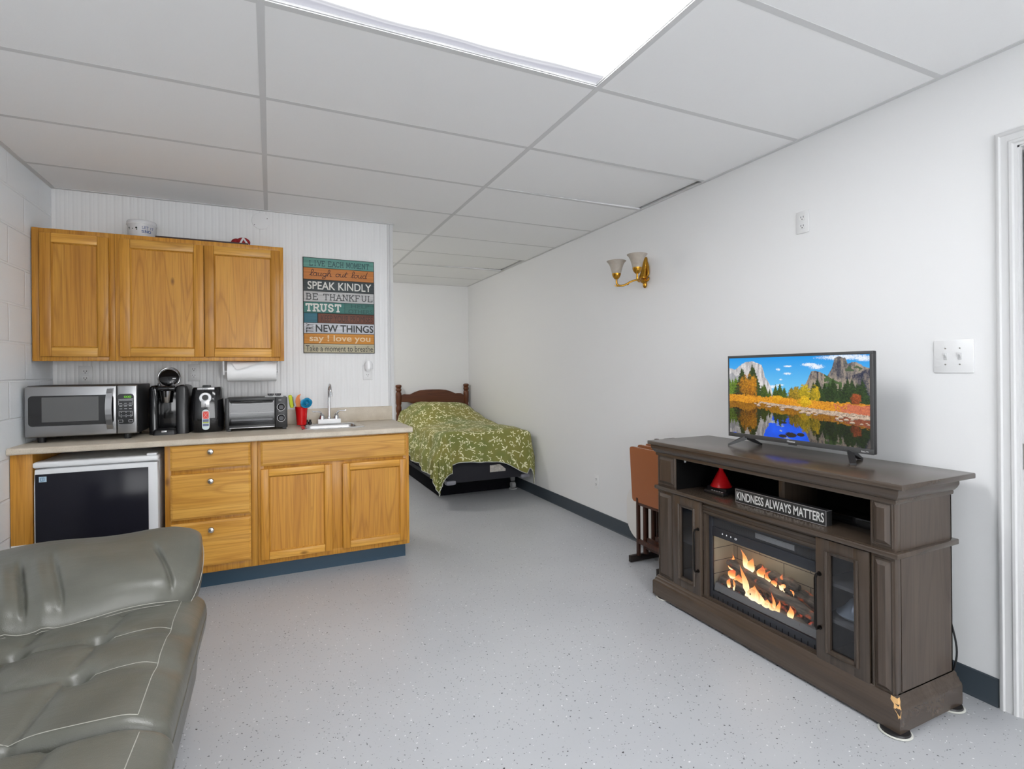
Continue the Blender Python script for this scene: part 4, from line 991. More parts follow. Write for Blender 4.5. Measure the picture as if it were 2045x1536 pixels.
def cloth(u, v_):
    # u,v in cloth metres from the near left corner
    gx = -SL+(cx1-cx0+SL+SR)*u; gy = -SF+(cyh-cyf+SF)*v_
    sx = -gx if gx < 0 else (gx-(cx1-cx0) if gx > cx1-cx0 else 0); sy = -gy if gy < 0 else 0
    lft = gx < 0
    xx = min(max(cx0+gx, cx0), cx1); yy = max(cyf+gy, cyf)
    z = ztop(xx, yy)
    s = math.hypot(sx, sy)
    if s == 0: return Vector((xx, yy, z))
    fgrow = min(1, s/.3)
    r = .055; th = min(s/r, PI/2); drop = r*(1-math.cos(th))+max(0, s-r*PI/2); out = r*math.sin(th)
    dx, dy = sx/s, sy/s
    flare = .06*fgrow if lft else .0
    if sx and sy: flare += .03*fgrow
    k = 1.0
    if sy and not sx:      # the foot: hangs short, scooped up towards the left
        k = .82 - .07*math.sin((xx-cx0)*6.5)+.25*sstep(cx1-.30, cx1, xx)
    elif sx and not sy:
        k = .80+.15*sstep(cyf+.9, cyf, yy) if lft else .88
    else: k = .98
    drop *= k
    rip = .013*fgrow*math.sin((xx*dy*21+yy*dx*16)+1.0+3*s)+.007*fgrow*math.sin(xx*dy*47+yy*dx*39)
    if not lft and sx: rip = 0
    fold = out+flare*fgrow+rip+.012*fgrow
    X_ = xx+(-dx if lft else dx)*fold; Y_ = yy-dy*(fold)
    if not lft: X_ = min(X_, XR-.012-.004*math.sin(s*5))
    return Vector((X_, Y_, max(z-drop, .012)))
NU, NV = 110, 130
mb = MB(); mb.grid(cloth, NU, NV, 0)
cf = thing('comforter', 'olive green comforter with a pale leaf print, spread over the bed', 'bedspread', (1.89, 5.5, .4))
ob = mb.build('cloth', m_comf, cf, angle=180, merge=False)
uv = ob.data.uv_layers.new(name='UVMap')
W0, H0 = (cx1-cx0+SL+SR), (cyh-cyf+SF)
for lp in ob.data.loops:
    i = lp.vertex_index; uv.data[lp.index].uv = ((i//(NV+1))/NU*W0, (i % (NV+1))/NV*H0)
sm = ob.modifiers.new('thickness', 'SOLIDIFY'); sm.thickness = .008; sm.offset = -1
edge = [cloth(i/NU, 0) for i in range(NU+1)]
MB().tube([p+Vector((0, -.002, 0)) for p in edge], .0035, 6).tube([cloth(0, j/60) for j in range(61)], .0035, 6).build('hem', m_hem, cf)

# ================================================================== wall plates on the right wall, sconce
EYm = (0, -1, 0)
outlet((XR, 1.742, 1.957), EYm, EZ, 'white double outlet high on the right wall, above the television', .066, .108)
outlet((XR, 3.566, .335), EYm, EZ, 'white double outlet low on the right wall, beyond the folded tray tables', .066, .108, m_wall)
sw = thing('light_switch', 'white double toggle switch plate on the right wall beside the door casing', 'switch', (XR, 1.12, 1.277))
MB().box(XR-.006, XR, 1.055, 1.185, 1.213, 1.341, .003, 2).build('plate', m_white, sw)
for y in (1.145, 1.098):
    k = MB().box(XR-.0075, XR-.005, y-.0055, y+.0055, 1.264, 1.290, .0005); k.add([(XR-.0065, y-.004, 1.27), (XR-.0065, y+.004, 1.27), (XR-.0065, y+.004, 1.288), (XR-.0065, y-.004, 1.288), (XR-.015, y-.003, 1.284), (XR-.015, y+.003, 1.284), (XR-.013, y+.003, 1.291), (XR-.013, y-.003, 1.291)], [(0, 1, 2, 3), (4, 7, 6, 5), (0, 4, 5, 1), (1, 5, 6, 2), (2, 6, 7, 3), (3, 7, 4, 0)])
    k.build('toggle', mat('toggle grey', (.55, .55, .55), .4), sw)
    each('screw', m_knob, sw, [MB().cyl((XR-.0068, y, z), (XR-.005, y, z), .003, n=10) for z in (1.246, 1.308)])
m_gold = mat('polished gold', (.50, .26, .035), .25, 1, bump=.5, bscale=110)
t = NT('alabaster glass'); t.color(t.ramp(t.noise(t.coord(), 14, 3, .5, 1.2), [(.3, (.36, .315, .265)), (.7, (.45, .405, .35))])); t.set(.35); t.b.inputs['Subsurface Weight'].default_value = .2; t.b.inputs['Subsurface Radius'].default_value = (.02, .015, .01); m_alab = t.m
sc_ = thing('wall_sconce', 'gold wall sconce with two upturned alabaster glass shades on the right wall', 'wall lamp', (XR, 2.93, 1.90))
pl = MB()
pts = [(2.385, 2.93, 1.825), (2.375, 2.93, 1.85), (2.36, 2.93, 1.875), (2.368, 2.93, 1.90), (2.375, 2.928, 1.94), (2.378, 2.925, 1.98), (2.382, 2.922, 2.01), (2.385, 2.92, 2.022)]
pl.curve(pts, [.006, .018, .028, .026, .022, .018, .012, .004], 14)
pl.sphere((2.378, 2.93, 1.832), .018, 12, 8, sq=(.8, .9, 1.4))
for s in (-1, 1):
    pl.curve([(2.372, 2.93+s*.018, 1.87), (2.378, 2.93+s*.034, 1.90), (2.38, 2.93+s*.03, 1.95), (2.382, 2.93+s*.018, 1.985), (2.386, 2.93+s*.004, 2.01)], [.004, .009, .01, .007, .003], 8)
    pl.curve([(2.37, 2.93+s*.01, 1.86), (2.375, 2.93+s*.03, 1.855), (2.38, 2.93+s*.04, 1.87), (2.382, 2.93+s*.032, 1.88)], [.006, .008, .006, .002], 8)
pl.build('backplate', m_gold, sc_)
for y in (3.045, 2.815):
    x = 2.222; s = 1 if y > 2.93 else -1; zb = 1.888
    am = MB().curve([(2.362, 2.93+s*.012, 1.862), (2.34, 2.93+s*.03, 1.868), (2.305, 2.93+s*.055, 1.858), (2.268, 2.93+s*.085, 1.835), (2.24, 2.93+s*.105, 1.832), (2.224, 2.93+s*.113, 1.845), (x, y, 1.872), (x, y, zb)], [.008, .0065, .0065, .007, .0075, .007, .0065, .007], 10)
    am.curve([(2.24, 2.93+s*.105, 1.832), (2.225, 2.93+s*.12, 1.83), (2.212, 2.93+s*.128, 1.84)], [.006, .004, .001], 6)
    am.curve([(2.29, 2.93+s*.066, 1.85), (2.29, 2.93+s*.07, 1.838), (2.282, 2.93+s*.078, 1.833)], [.004, .003, .001], 6)
    ao = am.build('arm', m_gold, sc_)
    MB().lathe([(0, zb-.012), (.012, zb-.01), (.024, zb+.004), (.03, zb+.018), (.0315, zb+.03), (.027, zb+.031), (0, zb+.028)], (x, y, 0), 24).build('cup', m_gold, ao)
    MB().lathe([(.024, zb+.02), (.031, zb+.032), (.038, zb+.06), (.046, zb+.085), (.056, zb+.104), (.067, zb+.115), (.068, zb+.1175), (.066, zb+.1185), (.054, zb+.1075), (.043, zb+.087), (.035, zb+.06), (.028, zb+.034), (.02, zb+.024), (0, zb+.022)], (x, y, 0), 36).build('shade', m_alab, ao)

# ================================================================== media console
TW = wood('dark weathered brown wood', (.070, .051, .037), (.053, .038, .028), (.021, .015, .011), 'y', .27, .3, 1.2, .5, False, .55)
TV_ = wood('dark weathered brown wood upright', (.078, .057, .042), (.06, .043, .032), (.024, .017, .012), 'z', .32, .25, 1.2, .8, False, .5)
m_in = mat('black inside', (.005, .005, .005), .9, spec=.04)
con = thing('media_console', 'dark brown wooden fireplace television stand with glass doors, along the right wall', 'tv stand', (2.1, 1.67, 0))
FX, KX, KY0, KY1 = 1.918, 2.262, 1.072, 2.268     # body front, back, right, left
zS0, zS1 = .588, .608                              # mid shelf
MB().box(1.885, 2.338, 1.030, 2.316, .828, .848, .004, 2).build('top', TW, con)
# crown moulding under the top, then the frieze
def ring(o): return [(KX+.0, KY0-o), (FX-o, KY0-o), (FX-o, KY1+o), (KX, KY1+o)]
CR = [(.0, .772), (.006, .772), (.008, .78), (.007, .786), (.012, .79), (.02, .80), (.026, .812), (.026, .828), (-.02, .828), (-.02, .772)]
mb = MB(); mb.sweep([(-a, b) for a, b in CR], [(KX, KY0, 0), (FX, KY0, 0), (FX, KY1, 0), (KX, KY1, 0)]); 
mb.build('crown_moulding', TW, con)
# carcass panels
mb = MB(); mb.box(FX+.031, KX, KY0, KY0+.018, zS1, .80).box(FX+.034, KX, KY0, KY0+.018, .105, zS0).box(FX+.031, KX, KY1-.018, KY1, .105, .80).box(KX-.006, KX, KY0, KY1, .105, .80, mi=1)
mb.box(FX+.01, KX, KY0, KY1, .105, .125).box(FX+.004, KX-.006, KY0+.018, KY1-.018, .786, .80, mi=1)
for y in (1.352, 1.935): mb.box(FX+.02, KX-.006, y, y+.012, .125, zS0, mi=1)
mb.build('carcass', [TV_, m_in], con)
MB().box(FX-.014, KX+.018, KY0-.016, KY1+.016, zS0, zS1, .004, 2).build('middle_shelf', TW, con)
# the open compartment: corner pilasters, black lining, divider
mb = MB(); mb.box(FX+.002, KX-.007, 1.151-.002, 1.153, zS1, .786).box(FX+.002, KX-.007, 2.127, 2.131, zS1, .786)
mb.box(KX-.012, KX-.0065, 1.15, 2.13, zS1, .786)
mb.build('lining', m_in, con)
MB().box(2.036, KX-.012, 1.582, 1.612, zS1, .786, .001).build('divider', TV_, con)
def pilaster(y0, y1, z0, z1, plinth=False):
    mb = MB().box(FX, FX+.031, y0, y1, z0, z1, .0015)
    a, b, c_, d = y0+.014, y1-.014, z0+.02, z1-.02; e = .013
    x0, x1 = FX-.0005, FX-.011
    mb.add([(x0, a, c_), (x0, b, c_), (x0, b, d), (x0, a, d), (x1, a+e, c_+e), (x1, b-e, c_+e), (x1, b-e, d-e), (x1, a+e, d-e)], [(0, 1, 5, 4), (1, 2, 6, 5), (2, 3, 7, 6), (3, 0, 4, 7), (4, 5, 6, 7)])
    mb.tube([(FX-.001, y0+.008, z0+.012), (FX-.001, y1-.008, z0+.012), (FX-.001, y1-.008, z1-.012), (FX-.001, y0+.008, z1-.012)], .0028, 6, closed=True)
    return mb.build('pilaster', TV_, con)
pilaster(KY0, 1.152, zS1, .786); pilaster(2.128, KY1, zS1, .786)
pilaster(KY0, 1.150, .108, zS0); pilaster(2.152, KY1, .108, zS0)
MB().cyl((FX+.06, 2.131, .752), (FX+.06, 2.124, .752), .006, n=12).build('cam_cap', m_white, con)
# top rail over the fire
MB().box(FX+.012, FX+.03, 1.352, 1.952, .528, zS0).box(FX+.006, FX+.014, 1.352, 1.952, .560, .574, .003).box(FX+.006, FX+.014, 1.352, 1.952, .534, .546, .003).build('top_rail', TW, con)
each('inner_post', TV_, con, [MB().box(FX+.012, FX+.04, 1.932, 1.952, .105, .53), MB().box(FX+.012, FX+.04, 1.345, 1.362, .105, .53)])
# plinth with a moulded top edge
PB = [(.0, .0), (.024, .0), (.024, .068), (.021, .076), (.016, .08), (.013, .09), (.008, .094), (.005, .104), (.0, .108), (-.03, .108), (-.03, 0)]
mb = MB(); mb.sweep([(-a, b+.012) for a, b in PB], [(KX+.012, KY0, 0), (FX, KY0, 0), (FX, KY1, 0), (KX+.012, KY1, 0)])
mb.build('plinth', TW, con)
chip = MB(); cpx, cpy = FX-.0245, KY0-.0245
pts = [(0, .118), (.022, .120), (.026, .108), (.016, .1), (.02, .088), (.01, .078), (.006, .062), (0, .07)]
pb_ = lambda z: (.024 if z < .08 else .024-.019*min(1, (z-.08)/.036))
def chip_face(front):
    o = []
    for d, z in pts:
        r = pb_(z)+.0012
        o.append((FX-r, KY0-r+d*.9, z) if front else (FX-r+d*.55, KY0-r, z))
    return o
chip.add(chip_face(True), [tuple(range(len(pts)))]); chip.add(chip_face(False), [tuple(range(len(pts)))])
chip.build('chipped_corner', mat('bare fibreboard', (.60, .36, .15), .9, bump=.5, bscale=200), con, smooth=False)
# glazed doors
m_pane = glass('smoked cabinet glass', (.66, .68, .72), .07, .06)
m_hand = mat('oil rubbed bronze', (.018, .016, .015), .3, .8)
def con_door(y0, y1, hy):
    z0, z1, sw_ = .112, .583, .055; x = FX-.004
    mb = MB()
    for a, b in ((y0, y0+sw_), (y1-sw_, y1)): mb.box(x, x+.02, a, b, z0, z1, .002)
    for a, b in ((z0, z0+sw_), (z1-sw_, z1)): mb.box(x+.0004, x+.02, y0+sw_-.001, y1-sw_+.001, a, b, .002)
    a, b, c_, d = y0+sw_-.013, y1-sw_+.013, z0+sw_-.013, z1-sw_+.013
    mb.tube([(x-.001, a, c_), (x-.001, b, c_), (x-.001, b, d), (x-.001, a, d)], .0055, 8, closed=True)
    d_ = mb.build('door', TV_, con)
    MB().box(x+.01, x+.013, y0+sw_-.004, y1-sw_+.004, z0+sw_-.004, z1-sw_+.004).build('pane', m_pane, d_)
    h = MB(); zt, zb = .445, .238
    h.tube([(x, hy, zt), (x-.02, hy, zt), (x-.026, hy, zt-.012), (x-.026, hy, zb+.012), (x-.02, hy, zb), (x, hy, zb)], .0052, 10)
    h.cyl((x-.002, hy, zt), (x+.001, hy, zt), .009, n=12).cyl((x-.002, hy, zb), (x+.001, hy, zb), .009, n=12)
    h.build('handle', m_hand, d_)
con_door(1.156, 1.356, 1.340); con_door(1.957, 2.150, 1.972)
each('inner_shelf', mat('lit shelf edge tone', (.30, .27, .235), .4), con, [MB().box(1.945, KX-.008, 1.09, 1.352, .263, .278), MB().box(1.945, KX-.008, 1.09, 1.352, .403, .416), MB().box(1.96, KX-.008, 1.948, 2.25, .332, .345)])  # light caught by the shelf edges is put into this paler colour
ds = MB().lathe([(.0, .125), (.025, .126), (.05, .14), (.062, .16), (.066, .166), (.064, .168), (.05, .15), (.024, .134), (0, .133)], (0, 0, 0), 28)
ds = MB().lathe([(0, .2785), (.045, .2785), (.058, .285), (.066, .294), (.064, .298), (.052, .304), (.036, .322), (.018, .348), (.008, .356), (.009, .364), (0, .368)], (0, 0, 0), 28)
m_cg = mat('pale cut glass', (.62, .66, .68), .15)
gd = ds.build('glass_dish', m_cg); gd.location = (2.025, 1.272, 0); tag(gd, 'clear glass dish with a lid behind the right-hand console door', 'dish')
# sliders under the plinth
t = thing('furniture_slider', 'round dark slider with a pale rim under the chipped front corner of the console', 'furniture slider', (1.915, 1.075, 0), 'sliders under the console')
MB().lathe([(0, 0), (.046, 0), (.05, .003), (.046, .006), (0, .006)], (1.915, 1.075, 0), 32).build('rim', mat('pale felt', (.5, .5, .46), .8), t)
MB().lathe([(0, .006), (.044, .006), (.042, .012), (0, .012)], (1.915, 1.075, 0), 32).build('pad', m_blk, t)
dup(t, (1.935, 2.235, 0), 'dark slider with a pale rim under the console front corner by the tray tables')
dup(t, (2.235, 1.075, 0), 'dark slider with a pale rim under the rear console corner by the door')
tag(MB().curve([(2.275, 1.10, .36), (2.285, 1.09, .30), (2.295, 1.075, .20), (2.30, 1.085, .12), (2.31, 1.12, .04), (2.30, 1.25, .006)], .0035, 8).build('power_cord', m_blk), 'black power cord hanging behind the right end of the console', 'cord')
# ---- electric fireplace set into the console
ef = thing('electric_fireplace', 'black electric fireplace insert with glowing flames and logs behind glass, in the console', 'fireplace', (2.0, 1.64, .108))
m_fb = mat('matt charcoal metal', (.022, .024, .030), .38)
GX = 1.946; fy0, fy1 = 1.362, 1.932
mb = MB()
mb.box(GX, GX+.012, fy0, fy0+.018, .126, .527, .002).box(GX, GX+.012, fy1-.02, fy1, .126, .527, .002)
mb.box(GX, GX+.012, fy0+.018, fy1-.02, .515, .527, .002).box(GX, GX+.012, fy0+.018, fy1-.02, .428, .472, .002)
mb.build('frame', m_fb, ef)
vt = MB().box(GX+.008, GX+.011, fy0+.018, fy1-.02, .472, .515, mi=0)
t = NT('fine vent mesh'); vv = t.coord((1, 1, 1)); ck = t.node('ShaderNodeTexVoronoi'); ck.inputs['Scale'].default_value = 260; ck.inputs['Randomness'].default_value = 0; t.link(vv, ck.inputs['Vector'])
t.color(t.ramp(ck.outputs['Distance'], [(.3, (.006, .006, .007)), (.5, (.05, .053, .06))])); t.set(.4); 
vt.build('vent_mesh', t.m, ef)
MB().box(GX+.0065, GX+.0075, 1.475, 1.667, .484, .508).build('heater_outlet', mat('pale vent grille', (.15, .155, .165), .4, var=.5, bscale=700), ef)
mk = MB()
for i, y in enumerate((1.847, 1.822, 1.797)): mk.prism([(-.003, -.003), (.003, -.003), (.0015, .003), (-.0015, .003)], (GX-.0008, y, .452), EYm, EZ, 0, .0004)
outl = [(.0055*math.cos(a*PI/6), .0035*math.sin(a*PI/6)) for a in range(12)]
mk.tube([(GX-.0008, 1.769-a, .450+b) for a, b in outl], .0009, 5, closed=True)
mk.build('control_icons', emis('white icons', (.9, .92, .95), .9*EM), ef)
MB().box(GX+.006, GX+.009, fy0+.018, fy1-.02, .155, .43).build('glass', glass('fire glass', (.90, .90, .90), .045, .05), ef)
m_ledge = mat('ash grey ledge', (.17, .175, .185), .5)
MB().add([(GX+.012, fy0+.016, .162), (GX+.012, fy1-.018, .162), (GX+.02, fy1-.018, .192), (GX+.02, fy0+.016, .192), (GX+.035, fy1-.018, .192), (GX+.035, fy0+.016, .192)], [(0, 1, 2, 3), (3, 2, 4, 5)]).build('ash_ledge', m_ledge, ef)
mb = MB().box(GX, GX+.012, fy0+.018, fy1-.02, .112, .160, .002)
lv = mb.build('lower_grille', m_fb, ef)
mb = MB()
for i in range(19): y = 1.905-i*(1.905-1.385)/18; mb.box(GX-.0006, GX+.0005, y-.0018, y+.0018, .121, .142).box(GX-.0006, GX+.0005, y-.003, y+.003, .119, .124)
mb.build('slots', m_in, lv)
m_brick = NT('cream firebrick'); vv = m_brick.coord(); sp = m_brick.node('ShaderNodeSeparateXYZ'); m_brick.link(vv, sp.inputs[0]); cb = m_brick.node('ShaderNodeCombineXYZ'); m_brick.link(sp.outputs[1], cb.inputs[0]); m_brick.link(sp.outputs[2], cb.inputs[1])
bk = m_brick.node('ShaderNodeTexBrick'); bk.inputs['Scale'].default_value = 1; bk.inputs['Brick Width'].default_value = .26; bk.inputs['Row Height'].default_value = .062; bk.inputs['Mortar Size'].default_value = .0016
bk.inputs['Color1'].default_value = (.36, .33, .25, 1); bk.inputs['Color2'].default_value = (.33, .30, .23, 1); bk.inputs['Mortar'].default_value = (.05, .045, .04, 1); m_brick.link(cb.outputs[0], bk.inputs['Vector'])
m_brick.color(bk.outputs[0]); m_brick.set(.8)
MB().box(2.10, 2.104, fy0, fy1, .14, .53).box(GX+.02, 2.10, fy0, fy0+.004, .14, .53).box(GX+.02, 2.10, fy1-.006, fy1-.002, .14, .53).box(GX+.02, 2.10, fy0, fy1, .50, .504).build('firebox', m_brick.m, ef)
t = NT('glowing ember bed'); vv = t.coord((1, 1, 1)); nz = t.noise(vv, 55, 4); t.color(t.ramp(nz, [(.35, (.015, .015, .015)), (.7, (.16, .155, .15))])); t.set(.8)
em = t.ramp(t.noise(vv, 22, 3), [(.52, (0, 0, 0)), (.66, (1, .12, .03))]); t.link(em, t.b.inputs['Emission Color']); t.b.inputs['Emission Strength'].default_value = .6*EM
rnd = random.Random(3)
def eb(u, v_): return (GX+.03+.115*u, fy0+.01+(fy1-fy0-.02)*v_, .182+.018*math.sin(PI*u)+.014*math.sin(v_*61+u*9)*math.sin(v_*37-u*17))
MB().grid(eb, 14, 70).build('ember_bed', t.m, ef, angle=180)
t = NT('charred log bark'); vv = t.coord((30, 3, 30)); nz = t.noise(vv, 1.6, 5, .7); t.color(t.ramp(nz, [(.35, (.03, .026, .022)), (.55, (.13, .105, .085)), (.75, (.25, .21, .17))])); t.set(.85); t.bump(nz, .8, .01)
em = t.ramp(t.noise(t.coord(), 30, 3), [(.60, (0, 0, 0)), (.74, (1, .16, .03))]); t.link(em, t.b.inputs['Emission Color']); t.b.inputs['Emission Strength'].default_value = .5*EM
def log(a, b, r):
    a, b = Vector(a), Vector(b); n = 14
    pts = [a.lerp(b, i/n)+Vector((.003*math.sin(i*1.9), 0, .004*math.sin(i*1.3))) for i in range(n+1)]
    return MB().tube(pts, [r*(.6 if i in (0, n) else 1)*(1+.12*math.sin(i*2.3)) for i in range(n+1)], 14).build('log', t.m, ef, angle=60)
log((2.01, 1.875, .30), (1.99, 1.40, .228), .021); log((1.992, 1.90, .212), (1.985, 1.67, .215), .022); log((1.99, 1.72, .19), (1.982, 1.42, .178), .017); log((2.06, 1.75, .30), (2.04, 1.52, .30), .022); log((2.05, 1.6, .27), (2.05, 1.38, .26), .024)
m_fl = attr_mat('flame', 1.7*EM, True)
def flame(x, y, z, w_, h_, lean=0.0, hot=1.0):
    w_ *= 1.15; h_ *= 1.3
    """a tongue of fire: lens-shaped body, pale at the root, red and thin at the tip"""
    n, k = 14, 10; vs = []; fs = []
    for i in range(n+1):
        u = i/n; ww = w_*.5*(math.sin(PI*min(1, u*.9+.12))**1.1)*(1-u*.55) if u < 1 else 0
        cyy = y-lean*u*u*h_-.006*math.sin(u*7+y*90)*u; zz_ = z+h_*u
        for j in range(k):
            a = 2*PI*j/k; vs.append((x+.35*ww*math.sin(a), cyy+ww*math.cos(a), zz_))
    for i in range(n):
        for j in range(k): fs.append((i*k+j, i*k+(j+1) % k, (i+1)*k+(j+1) % k, (i+1)*k+j))
    o = MB().add(vs, fs).build('flame', m_fl, ef, angle=180, merge=False)
    def col(i, co):
        u = (i//k)/n; q = max(0, min(1, u/hot))
        hotc, mid, tip = (1.6, 1.25, .75), (1.1, .40, .10), (.75, .13, .045)
        if q < .45: k2 = q/.45; c = [hotc[j]*(1-k2)+mid[j]*k2 for j in range(3)]
        else: k2 = (q-.45)/.55; c = [mid[j]*(1-k2)+tip[j]*k2 for j in range(3)]
        return (c[0], c[1], c[2], max(.0, .9-.75*u*u-.25*(u < .06)))
    picture(o, col); return o
for a in ((2.034, 1.79, .285, .035, .075, -.3, 1.3), (2.036, 1.765, .285, .05, .055, .1, 1.1), (2.036, 1.71, .275, .05, .05, .2, .8), (2.036, 1.675, .27, .04, .045, .3, .7), (2.036, 1.64, .262, .035, .035, .2, .6),
          (1.972, 1.735, .195, .04, .105, -.25, 1.4), (1.972, 1.70, .185, .07, .06, .1, 1.8), (1.972, 1.665, .182, .06, .05, -.1, 1.9), (1.972, 1.63, .18, .06, .035, .1, 1.8), (1.972, 1.60, .178, .05, .03, 0, 1.6), (1.972, 1.57, .178, .022, .055, .1, .9), (1.972, 1.59, .18, .018, .07, -.1, .9),
          (2.03, 1.60, .262, .03, .06, .15, .9), (2.03, 1.585, .26, .018, .05, -.2, 1), (2.03, 1.545, .252, .022, .04, 0, .8), (1.972, 1.512, .182, .034, .048, .1, 1.1),
          (1.965, 1.83, .2, .026, .04, .1, .8), (1.965, 1.80, .198, .014, .05, 0, 1), (1.995, 1.84, .235, .05, .045, .3, .6), (1.995, 1.80, .225, .06, .035, .2, .8), (2.03, 1.875, .26, .05, .05, .3, .35), (2.02, 1.85, .295, .016, .04, -.2, 1)): flame(*a)
fl_ = bpy.data.lights.new('fire glow', 'POINT'); fl_.energy = .34; fl_.color = (1, .86, .72); fl_.shadow_soft_size = .015
lo_ = bpy.data.objects.new('fire_glow', fl_); COL.objects.link(lo_); lo_.location = (2.0, 1.66, .25); lo_.parent = ef; lo_.location = Vector((1.98, 1.66, .462))-Vector(ef['_o'])
# ---- things in the open compartment
sb = thing('block_sign', 'black block sign lettered KINDNESS ALWAYS MATTERS in white, on the console shelf', 'sign', (2.02, 1.59, zS1))
MB().box(1.996, 2.03, 1.366, 1.815, zS1, zS1+.062, .001).build('block', mat('black sign paint', (.03, .03, .03), .5, bump=.2, bscale=120), sb)
fit(MB(), glyphs('KINDNESS ALWAYS MATTERS', .018), (1.9953, 1.806, zS1+.012), EYm, EZ, .43, .039).build('lettering', mat('white sign paint', (.72, .72, .70), .6), sb, smooth=False, merge=False)
ot = MB(); t_ = .0018
for a in ((1.367, 1.814, 0, t_), (1.367, 1.814, .062-t_, .062), (1.367, 1.367+t_, 0, .062), (1.814-t_, 1.814, 0, .062)): ot.box(1.9954, 1.997, a[0], a[1], zS1+a[2], zS1+a[3])
ot.box(1.997, 2.03, 1.3655, 1.3662, zS1+.06, zS1+.062)
ot.build('edge_line', m_silver, sb)
rm = thing('remote_control', 'black remote control with a row of pale buttons, lying in front of the red funnel', 'remote control', (2.03, 1.96, zS1))
MB().rbox(2.008, 2.045, 1.90, 2.03, zS1, zS1+.018, .006, 4, 8, 3).build('case', m_blk, rm)
each('button', m_white, rm, [MB().box(2.018, 2.022, 1.915+.016*i, 1.922+.016*i, zS1+.0175, zS1+.0195) for i in range(5)])
m_red = mat('glossy red plastic', (.55, .004, .008), .3)
rf = thing('red_funnel', 'red plastic funnel standing upside down on a dark box, on the console shelf', 'funnel', (2.085, 1.985, zS1+.024))
MB().lathe([(.051, zS1+.030), (.052, zS1+.033), (.05, zS1+.037), (.02, zS1+.098), (.0105, zS1+.115), (.007, zS1+.145), (.0055, zS1+.145), (.008, zS1+.115), (.018, zS1+.096), (.048, zS1+.036), (.049, zS1+.03), (.051, zS1+.03)], (2.085, 1.985, 0), 32).build('funnel_cone', m_red, rf)
tag(MB().box(2.05, 2.15, 1.92, 2.045, zS1, zS1+.029, .003).build('black_box', m_blk), 'low black box beneath the red funnel, on the console shelf', 'box')
tag(MB().box(2.10, 2.2, 1.26, 1.42, zS1, zS1+.035, .003).build('media_player', m_blkg), 'slim black box behind the lettered block sign, in the right half of the shelf', 'media player')

# ================================================================== television with a landscape on its screen
tv = thing('television', 'flat screen television showing an autumn lake and cliffs, on the dark console', 'television', (2.18, 1.645, .848))
TVX, ty0, ty1, tz0, tz1 = 2.165, 1.283, 2.006, .890, 1.304
MB().box(TVX, TVX+.022, ty0, ty1, tz0, tz1, .004, 2).box(TVX+.02, TVX+.055, ty0+.1, ty1-.1, tz0+.07, tz0+.26, .01, 2).build('housing', m_blk, tv)
m_bz = mat('charcoal bezel', (.055, .055, .055), .35)
mb = MB(); bz = .013
for a in ((ty0, ty1, tz1-bz, tz1), (ty0, ty1, tz0, tz0+.021), (ty0, ty0+bz, tz0+.021, tz1-bz), (ty1-bz*.6, ty1, tz0+.021, tz1-bz)): mb.box(TVX-.003, TVX+.001, a[0], a[1], a[2], a[3], .001)
mb.build('bezel', m_bz, tv)
sy0, sy1, sz0_, sz1_ = ty0+bz, ty1-bz*.6, tz0+.021, tz1-bz
rs = np.random.RandomState(5)
NW, NH = 640, 354
